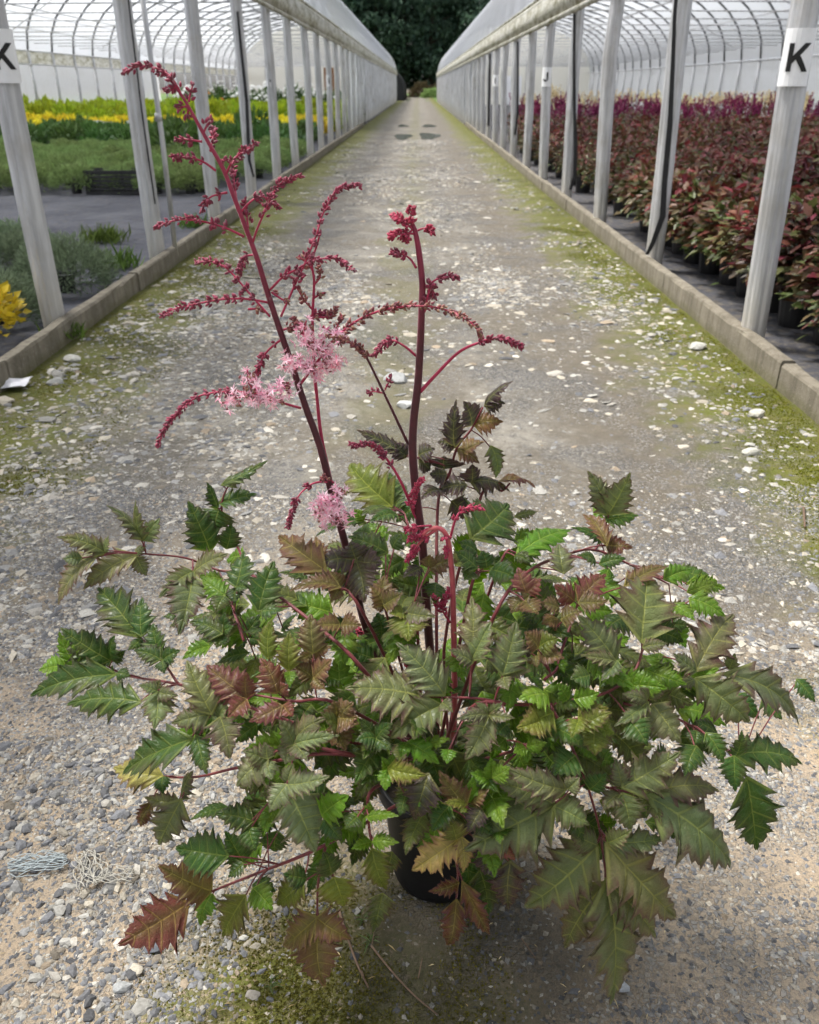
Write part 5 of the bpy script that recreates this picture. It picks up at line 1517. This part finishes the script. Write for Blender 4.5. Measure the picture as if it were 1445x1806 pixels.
def buds(pts, dens, size, pal, rgb, sparse=.0, spread=1.0):
    "small pointed buds set round a twig; packed at the tip, in little knots further down"
    seg = [(pts[i + 1] - pts[i]).length for i in range(len(pts) - 1)]
    tot = sum(seg)
    n = max(8, int(tot * dens))
    P, D, S_, Cc = [], [], [], []
    knots = sorted(rgb.uniform(0, 1) for _ in range(max(4, int(tot * 130))))
    for k in range(n):
        s = rgb.uniform(sparse, 1.0) ** .75
        if s < .62: s = min(knots, key=lambda q: abs(q - s)) + rgb.gauss(0, .008)
        s = max(0.0, min(.999, s))
        d = s * tot; i = 0
        while i < len(seg) - 1 and d > seg[i]: d -= seg[i]; i += 1
        t = (pts[i + 1] - pts[i]).normalized()
        c = pts[i] + t * d
        rv = Vector((rgb.gauss(0, 1), rgb.gauss(0, 1), rgb.gauss(0, 1)))
        rv = (rv - t * rv.dot(t)).normalized()
        off = rgb.uniform(.0016, .0058) * spread * (1.25 - .72 * s)
        P.append(c + rv * off); D.append((rv + t * rgb.uniform(.5, 1.4)).normalized()); S_.append(size * rgb.uniform(.75, 1.2) * (1.1 - .25 * s)); Cc.append(rgb.choice(BUDC[pal]))
    return P, D, S_, Cc
def bud_mesh(P, D, S_, Cc):
    vs, fs, cs = [], [], []
    for p, d, s, c in zip(P, D, S_, Cc):
        a = d.cross(Vector((.3, .5, .8))).normalized(); b = d.cross(a)
        o = len(vs)
        rings = [(-.9, .35), (-.2, 1.0), (.7, .72)]
        for h, r in rings:
            for k in range(5):
                an = k * 1.2566
                vs.append(p + d * (h * s * 1.15) + (a * math.cos(an) + b * math.sin(an)) * (r * s * .82) - PC)
        vs.append(p + d * (s * 1.75) - PC)
        for i in range(2):
            for k in range(5):
                q = (o + i * 5 + k, o + i * 5 + (k + 1) % 5, o + (i + 1) * 5 + (k + 1) % 5, o + (i + 1) * 5 + k)
                fs += [(q[0], q[1], q[2]), (q[0], q[2], q[3])]
        fs += [(o + 10 + k, o + 10 + (k + 1) % 5, o + 15) for k in range(5)]
        cs += [(*c, 1)] * 16
    me = np_mesh('bud_cluster', np.array([tuple(v) for v in vs]), np.array(fs), M_BUD, {'col': np.array(cs)}, smooth=True)
    return me
def blossom_mesh(pts, n, rgb, rad=.010):
    P, D, N, L = [], [], [], []
    for _ in range(n):
        i = rgb.randrange(len(pts) - 1); c = pts[i].lerp(pts[i + 1], rgb.random())
        rv = Vector((rgb.gauss(0, 1), rgb.gauss(0, 1) - .4, rgb.gauss(0, 1))).normalized()
        f = c + rv * rgb.uniform(.003, rad)
        e1 = rv.cross(Vector((.2, .3, 1))).normalized(); e2 = rv.cross(e1)
        k_ = rgb.uniform(0, 6)
        for q in range(6):
            an = k_ + q * 1.047
            d = (e1 * math.cos(an) + e2 * math.sin(an)) * 1.0 + rv * rgb.uniform(.35, .9)
            P.append(tuple(f - PC)); D.append(tuple(d)); N.append(tuple(rv)); L.append(rgb.uniform(.0075, .0115))
    L = np.array(L)
    rgn = np.random.default_rng(n)
    return mk('blossom_cluster', [leaves(np.array(P), np.array(D), np.array(N), L, L * .27, (LS_V, LS_F), rgn, rgn.uniform(0, 1, len(L)) ** .45)], [M_PETAL])

def plane_pts(pl, Y0, lean=0.0):
    n = len(pl)
    return [at_y(x, y, Y0 + lean * k / max(1, n - 1)) for k, (x, y) in enumerate(pl)]
Z6 = lambda s: [(200 + a / 3.01, 80 + b / 3.01) for a, b in s]
Z7 = lambda s: [(250 + a / 2.064, 400 + b / 2.064) for a, b in s]
ZB = lambda s: [(450 + a / 2.89, 780 + b / 2.89) for a, b in s]
def flower_stem(pl, Y0, w, mat, lean=0.0):
    pts = smoothpts(plane_pts(pl, Y0, lean), 4)
    n = len(pts)
    rr = []
    for k, p in enumerate(pts):
        f = k / (n - 1) * (len(w) - 1); i = min(int(f), len(w) - 2)
        rr.append((w[i] + (w[i + 1] - w[i]) * (f - i)) / 2 * (p - CAM).dot(FWD) / FPX)
    return MB(PC).tube(pts, rr, 10).obj('flower_stem', mat, astilbe, smooth=True), pts
YS = 1.15
stem1, s1p = flower_stem([(735, 1330), (700, 1240), (672, 1175), (640, 1090), (625, 1020), (605, 945), (585, 870), (565, 790), (540, 720), (517, 650), (500, 600), (488, 565), (470, 510), (455, 460), (435, 405), (412, 345), (395, 300), (370, 255), (345, 210), (325, 175), (300, 140), (280, 122), (250, 116), (216, 127)],
                         YS - .04, [15, 14, 14, 13, 12, 11, 9, 8, 6, 4, 2.5], M_STEM, .05)
stem2, s2p = flower_stem([(768, 1330), (762, 1200), (752, 1060), (745, 960), (735, 880), (728, 800), (730, 740), (737, 680), (742, 600), (744, 540), (745, 500), (740, 450), (733, 410), (727, 392)], YS - .06, [17, 16, 16, 15, 14, 12, 11, 7], M_STEM, .03)
stem3, s3p = flower_stem([(800, 1310), (802, 1200), (800, 1090), (798, 1020), (793, 970), (788, 945), (776, 932), (758, 933), (745, 945)], YS - .10, [12, 11, 10, 10, 9, 8, 5], M_STEMP)
stem4, s4p = flower_stem(Z7([(690, 930), (655, 770), (638, 620), (630, 540), (625, 430), (622, 330), (628, 200), (620, 130), (640, 60), (652, 10)]), YS - .02, [7, 6, 6, 5, 4, 3], M_STEMR, .03)
BR = []   # (stem, points, width px, material, bud palette, density per m, sparse start, lean)
def br(st, pts, w=4.5, mat=None, pal='m', dens=560, sparse=.2, lean=0.0, Y=YS): BR.append((st, pts, w, mat or M_STEMR, pal, dens, sparse, lean, Y))
for s_, kw in [([(365, 265), (340, 215), (300, 160), (250, 130), (160, 105), (48, 142)], dict(w=3, sparse=.05, dens=620)), ([(545, 665), (490, 625), (430, 600), (370, 595), (315, 597)], {}), ([(470, 510), (400, 500), (325, 495)], {}), ([(480, 460), (500, 420), (530, 390)], {}), ([(515, 560), (525, 510), (535, 440)], dict(lean=.03)),
               ([(400, 300), (410, 250), (425, 205)], {}), ([(395, 325), (370, 325), (335, 335)], {}), ([(400, 330), (395, 370), (405, 390)], {}), ([(340, 215), (300, 238), (265, 242)], {}), ([(595, 690), (630, 620), (680, 570), (760, 515)], dict(lean=-.03)),
               ([(655, 830), (640, 720), (638, 640)], dict(lean=.03)), ([(555, 612), (612, 602)], {}), ([(605, 780), (560, 790), (510, 810), (460, 885)], {}), ([(695, 1015), (600, 970), (500, 940), (400, 925), (320, 930), (210, 965)], dict(sparse=.12, lean=-.04)),
               ([(675, 885), (740, 820), (800, 805), (880, 860)], dict(lean=.03)), ([(740, 1045), (770, 960), (820, 850), (880, 740), (1000, 690)], dict(lean=-.04)), ([(715, 970), (705, 870), (695, 810)], dict(lean=.02)),
               ([(760, 1110), (700, 1125), (668, 1212)], dict(dens=900)), ([(832, 1440), (700, 1290), (620, 1200), (540, 1150), (430, 1145)], dict(sparse=.15, lean=.05)), ([(825, 1365), (700, 1345), (560, 1350), (400, 1380), (320, 1400), (255, 1440)], dict(sparse=.08, lean=-.05)),
               ([(830, 1300), (900, 1230), (990, 1180), (1060, 1140), (1180, 1135), (1285, 1200)], dict(sparse=.1, lean=-.05)), ([(890, 1440), (960, 1280), (1020, 1150), (1080, 1000), (1110, 900), (1180, 780), (1250, 745), (1320, 745)], dict(sparse=.12, lean=.05)),
               ([(715, 1400), (770, 1400), (800, 1420)], dict(pal='t')), ([(840, 1310), (900, 1350), (940, 1360)], dict(pal='t', dens=400))]:
    br(stem1, Z6(s_), **kw)
for st, s_, kw in [(stem1, [(580, 660), (510, 640), (430, 610), (300, 600), (200, 620), (130, 680), (80, 740), (60, 805)], dict(sparse=.3, lean=-.05, w=5)), (stem1, [(520, 400), (460, 450), (435, 490), (410, 550)], dict(dens=950, pal='m')), (stem1, [(500, 380), (560, 360), (590, 350)], dict(pal='t', dens=900)),
                   (stem1, [(580, 570), (640, 490), (700, 410), (780, 345), (870, 305), (960, 290), (1050, 290), (1130, 310), (1200, 350), (1240, 400)], dict(sparse=.22, lean=-.09, w=5.5, pal='t')),
                   (stem1, [(700, 930), (640, 930), (600, 950), (560, 1000), (530, 1100)], dict(lean=-.04, pal='m', dens=700)), (stem1, [(693, 925), (670, 920), (655, 915)], dict(pal='t', lean=-.03, Y=YS - .03)),
                   (stem4, [(622, 330), (680, 325), (710, 290)], dict(pal='t', dens=700)), (stem4, [(625, 430), (580, 380), (550, 325)], dict(pal='t', dens=500)), (stem4, [(625, 430), (700, 380), (730, 320)], dict(pal='t', dens=500)), (stem4, [(600, 330), (650, 315), (690, 325)], dict(dens=900)),
                   (stem4, [(622, 300), (595, 270), (560, 215)], dict(pal='t')), (stem4, [(625, 260), (650, 245), (665, 240)], dict(pal='t')), (stem4, [(628, 210), (650, 180), (640, 140)], dict(pal='t')), (stem4, [(624, 160), (600, 130), (570, 105)], dict(pal='t')),
                   (stem2, [(970, 790), (880, 600), (810, 460), (770, 425), (700, 400)], dict(sparse=.62, pal='t', mat=M_STEM, w=6, lean=-.02)), (stem2, [(885, 595), (900, 565), (912, 545)], dict(w=3)), (stem2, [(880, 605), (850, 600), (825, 600)], dict(w=3)),
                   (stem2, [(1015, 600), (1070, 540), (1150, 460), (1220, 425), (1300, 405), (1390, 440)], dict(sparse=.55, mat=M_STEMR, w=7, lean=-.04)), (stem2, [(1000, 470), (950, 430), (900, 415), (840, 475)], dict(sparse=.35, dens=800, w=5)),
                   (stem2, [(1030, 310), (1045, 240), (1060, 200), (1110, 180), (1155, 185)], dict(dens=850, w=5)), (stem2, [(1020, 222), (1055, 225), (1070, 265)], dict(dens=1000)), (stem2, [(1000, 150), (970, 110), (905, 88)], dict(sparse=.35, dens=800, w=5)),
                   (stem2, [(1000, 25), (950, 25), (898, 36)], dict(pal='c', dens=1300)), (stem2, [(990, 20), (1030, 5), (1066, 18)], dict(pal='c', dens=1200)), (stem2, [(985, 15), (980, -30), (985, -75)], dict(pal='c', dens=1300)), (stem2, [(990, 10), (940, -30), (915, -38)], dict(pal='c', dens=1500)), (stem2, [(985, 10), (960, 40), (968, 48)], dict(pal='c', dens=1300)),
                   (stem2, [(1000, 1060), (940, 920), (880, 830), (830, 795), (755, 795)], dict(sparse=.45, w=6, lean=-.04, Y=YS - .04))]:
    br(st, Z7(s_), **kw)
for st, s_, kw in [(stem3, [(995, 490), (1020, 400), (1050, 350), (1100, 330), (1165, 335)], dict(sparse=.3, pal='c', w=5)), (stem2, [(850, 420), (805, 360), (800, 300), (830, 215), (865, 185)], dict(dens=1000, pal='c', sparse=.3, lean=-.03)),
                   (stem3, [(930, 440), (850, 500), (770, 610)], dict(pal='c', dens=1500, w=7, mat=M_STEMP)), (stem3, [(900, 425), (830, 430), (765, 450)], dict(pal='c', dens=1500)), (stem3, [(880, 440), (820, 480), (780, 500)], dict(pal='c', dens=1500)), (stem3, [(965, 450), (978, 520), (982, 580)], dict(pal='c', dens=1300)),
                   (stem3, [(995, 920), (955, 850), (975, 790), (995, 745)], dict(pal='c', dens=1100)), (stem3, [(960, 850), (930, 810), (905, 780)], dict(pal='c', dens=700)), (stem1, [(560, 1010), (540, 985), (530, 955)], dict(pal='c', dens=1800)), (stem2, [(775, 1150), (770, 1125)], dict(pal='c', dens=1500))]:
    br(st, ZB(s_), **dict(dict(Y=YS - .12 if st is stem3 else YS - .06), **kw))
rb = random.Random(9)
for (st, pl, w, mat, pal, dens, sparse, lean, Y) in BR:
    sp_ = {stem1: s1p, stem2: s2p, stem3: s3p, stem4: s4p}[st]
    # start exactly on the carrying stem
    d0 = ray(*pl[0])
    near_ = min(sp_, key=lambda p: ((p - CAM) - d0 * ((p - CAM).dot(d0) / d0.dot(d0))).length)
    Yb = near_.y
    pts = smoothpts([at_y(x, y, Yb + (lean + rb.uniform(-.012, .012)) * k / max(1, len(pl) - 1)) for k, (x, y) in enumerate(pl)], 6)
    n = len(pts)
    br_o = MB(PC).tube(pts, [w / 2 * (1 - .55 * k / n) * (p - CAM).dot(FWD) / FPX for k, p in enumerate(pts)], 7).obj('side_branch', mat, st, smooth=True)
    o = link('bud_cluster', bud_mesh(*buds(pts, dens * 1.3, .0025, pal, rb, sparse, 1.2)), st)
    o['kind'] = 'stuff'
# opened pink flowers
for st, s_, n in [(stem1, [(300, 640), (360, 620), (420, 620), (470, 620)], 46), (stem1, [(385, 520), (390, 570), (420, 600)], 18), (stem1, [(470, 600), (510, 590), (535, 565)], 22), (stem1, [(490, 630), (520, 625)], 6),
                  (stem4, [(600, 340), (590, 390), (620, 430)], 22), (stem4, [(560, 490), (600, 510), (640, 530)], 38), (stem4, [(640, 520), (690, 500), (715, 495)], 28), (stem4, [(620, 420), (650, 450), (690, 470)], 34), (stem4, [(520, 480), (560, 510)], 14), (stem4, [(660, 360), (700, 400), (735, 420)], 16),
                  (stem1, [(640, 1060), (680, 1060), (745, 1055)], 46), (stem1, [(660, 980), (690, 1010), (720, 1030)], 34), (stem1, [(720, 950), (715, 1000)], 14), (stem1, [(640, 1000), (650, 1040)], 14)]:
    Y = YS - .06 if st is stem1 else YS - .045
    if s_[0][1] > 900: Y = YS - .075
    pts = [at_y(x, y, Y) for x, y in Z7(s_)]
    o = link('blossom_cluster', blossom_mesh(pts, int(n * .9), rb, .017), st); o['kind'] = 'stuff'
    MB(PC).tube(smoothpts(pts, 3), .0011, 5).obj('side_branch', M_STEMR, st, smooth=True)
    o = link('bud_cluster', bud_mesh(*buds(smoothpts(pts, 3), 900, .0022, 't', rb, 0.0, 2.2)), st); o['kind'] = 'stuff'

# ================================================================== SMALL THINGS ON THE ROAD
M_TWIG = m_plain('dry_twig', (0.16, 0.105, 0.07), 0.85, scale=60, bump=.6, bd=.001)
def twig(pl, r, lab, side=None):
    pts = smoothpts([at_z(x, y, .006) for x, y in pl], 4)
    o = MB(pts[0]).tube(pts, [r * (1 - .4 * k / len(pts)) for k in range(len(pts))], 7)
    if side: o.tube([at_z(*side[0], .006), at_z(*side[1], .012)], r * .5, 6)
    ob = o.obj('twig', M_TWIG, None, smooth=True, loc=pts[0])
    props(ob, lab, 'twig', 'dry twigs by the pot')
twig([(598, 1605), (612, 1650), (630, 1700), (650, 1742)], .0026, 'brown twig on the road left of the pot, below the bronze leaf', ((638, 1712), (642, 1722)))
twig([(655, 1668), (690, 1712), (730, 1755), (772, 1790)], .0020, 'long dark twig in front of the pot, nearest the bottom edge')
twig([(655, 1600), (660, 1640), (655, 1672)], .0011, 'thin curved twig close to the pot')
twig([(920, 1655), (945, 1690)], .0010, 'pale straw stalk right of the pot')
twig([(738, 1725), (745, 1690)], .0012, 'short stub of twig in front of the pot')
twig([(1418, 895), (1420, 930)], .0045, 'short brown stick on the moss at the right edge')

# tangle of pale blue baling twine
M_TWINE = m_plain('pale_twine', (0.42, 0.47, 0.48), 0.7, scale=80)
M_TWINE2 = m_plain('bleached_twine', (0.48, 0.46, 0.40), 0.8, scale=80)
def twine(cx, cy, w, h, n, lab, mat, seed, ang):
    r = random.Random(seed)
    c = at_z(cx, cy)
    sx = (at_z(cx + w, cy) - c).length; sy = (at_z(cx, cy - h) - c).length
    mb = MB(c)
    for k in range(n):
        pts = []
        a0 = ang + r.gauss(0, .22); off = r.gauss(0, .35); ph = r.uniform(0, 6)
        m = 12
        for i in range(m):
            s = i / (m - 1) * 2 - 1
            u = s * r.uniform(.97, 1.03); v = off * (1 - .5 * s * s) + .22 * math.sin(s * 3 + ph)
            x = u * math.cos(a0) - v * math.sin(a0); y = u * math.sin(a0) + v * math.cos(a0)
            pts.append((c.x + x * sx, c.y + y * sy, .006 + .009 * abs(math.sin(s * 4 + ph)) * r.uniform(.5, 1)))
        mb.tube([Vector(p) for p in pts], .0009, 5)
    ob = mb.obj('twine', mat, None, smooth=True, loc=(c.x, c.y, 0))
    for v in ob.data.vertices: v.co.z += c.z
    props(ob, lab, 'twine', 'tangled twine on the gravel')
twine(68, 1528, 50, 22, 26, 'pale blue bundle of twine on the gravel at lower left', M_TWINE, 3, .35)
twine(155, 1540, 36, 32, 16, 'bleached loop of tangled twine right of the blue bundle', M_TWINE2, 5, -1.0)
twine(205, 1552, 34, 18, 8, 'thin faded strands of twine nearest the plant', M_TWINE2, 8, .5)

# crumpled white scrap at the left edge
pc_ = at_z(8, 684)
vs, fs = [], []
r = random.Random(4)
for i in range(7):
    for k in range(5):
        u, v = i / 6 - .5, k / 4 - .5
        vs.append((u * .34, v * .14, .012 + .022 * math.sin(u * 7 + v * 3) ** 2 + r.uniform(0, .006)))
fs = [(i * 5 + k, (i + 1) * 5 + k, (i + 1) * 5 + k + 1, i * 5 + k + 1) for i in range(6) for k in range(4)]
o = MB().add(vs, fs).obj('paper_scrap', m_plain('scrap_paper', (.78, .77, .80), .7, var=.1), None, loc=(pc_.x - .05, pc_.y, .004))
md_ = o.modifiers.new('thick', 'SOLIDIFY'); md_.thickness = .003
props(o, 'white crumpled scrap at the left edge below the kerb', 'scrap')

# tiny grass sprigs
M_SPRIG = leafy('sprig', (0.10, 0.17, 0.05), (0.18, 0.24, 0.10), .3, .6)
for i, (x, y, h, lab) in enumerate([(478, 1738, .028, 'small pale grass sprig in the moss at lower left'), (655, 1660, .03, 'tiny green sprig beside the thin twig'), (640, 1620, .025, 'tiny green sprig left of the pot base')]):
    c = at_z(x, y); rgw = np.random.default_rng(400 + i); n = 12
    P = rgw.normal(0, .003, (n, 3)); P[:, 2] = 0
    D = rgw.normal(0, .8, (n, 3)); D[:, 2] = rgw.uniform(.25, .9, n)
    L = rgw.uniform(.5, 1, n) * h
    o = link('grass_sprig', mk('grass_sprig', [leaves(P, D, np.tile([0, 0, 1.], (n, 1)), L, L * .10, (LS_V, LS_F), rgw)], [M_SPRIG]), None, (c.x, c.y, 0))
    props(o, lab, 'grass', 'grass sprigs on the road')
# straw and chaff
rg = np.random.default_rng(61)
n = 420
x = rg.uniform(-.8, 1.2, n); y = .6 + 1.4 * rg.uniform(0, 1, n) ** 1.3
a = rg.uniform(0, 6.28, n)
L = rg.gamma(2, .004, n) + .004
o = link('chaff', mk('chaff', [leaves(np.stack([x, y, road_z(x, y) + .003], 1), np.stack([np.cos(a), np.sin(a), rg.normal(0, .12, n)], 1), np.tile([0, 0, 1.], (n, 1)), L, np.full(n, .0022), (LS_V, LS_F), rg)], [leafy('chaff', (.30, .20, .10), (.52, .42, .27), .1, .8)]))
props(o, 'bits of straw and bark scattered over the gravel', 'litter', kind='stuff')
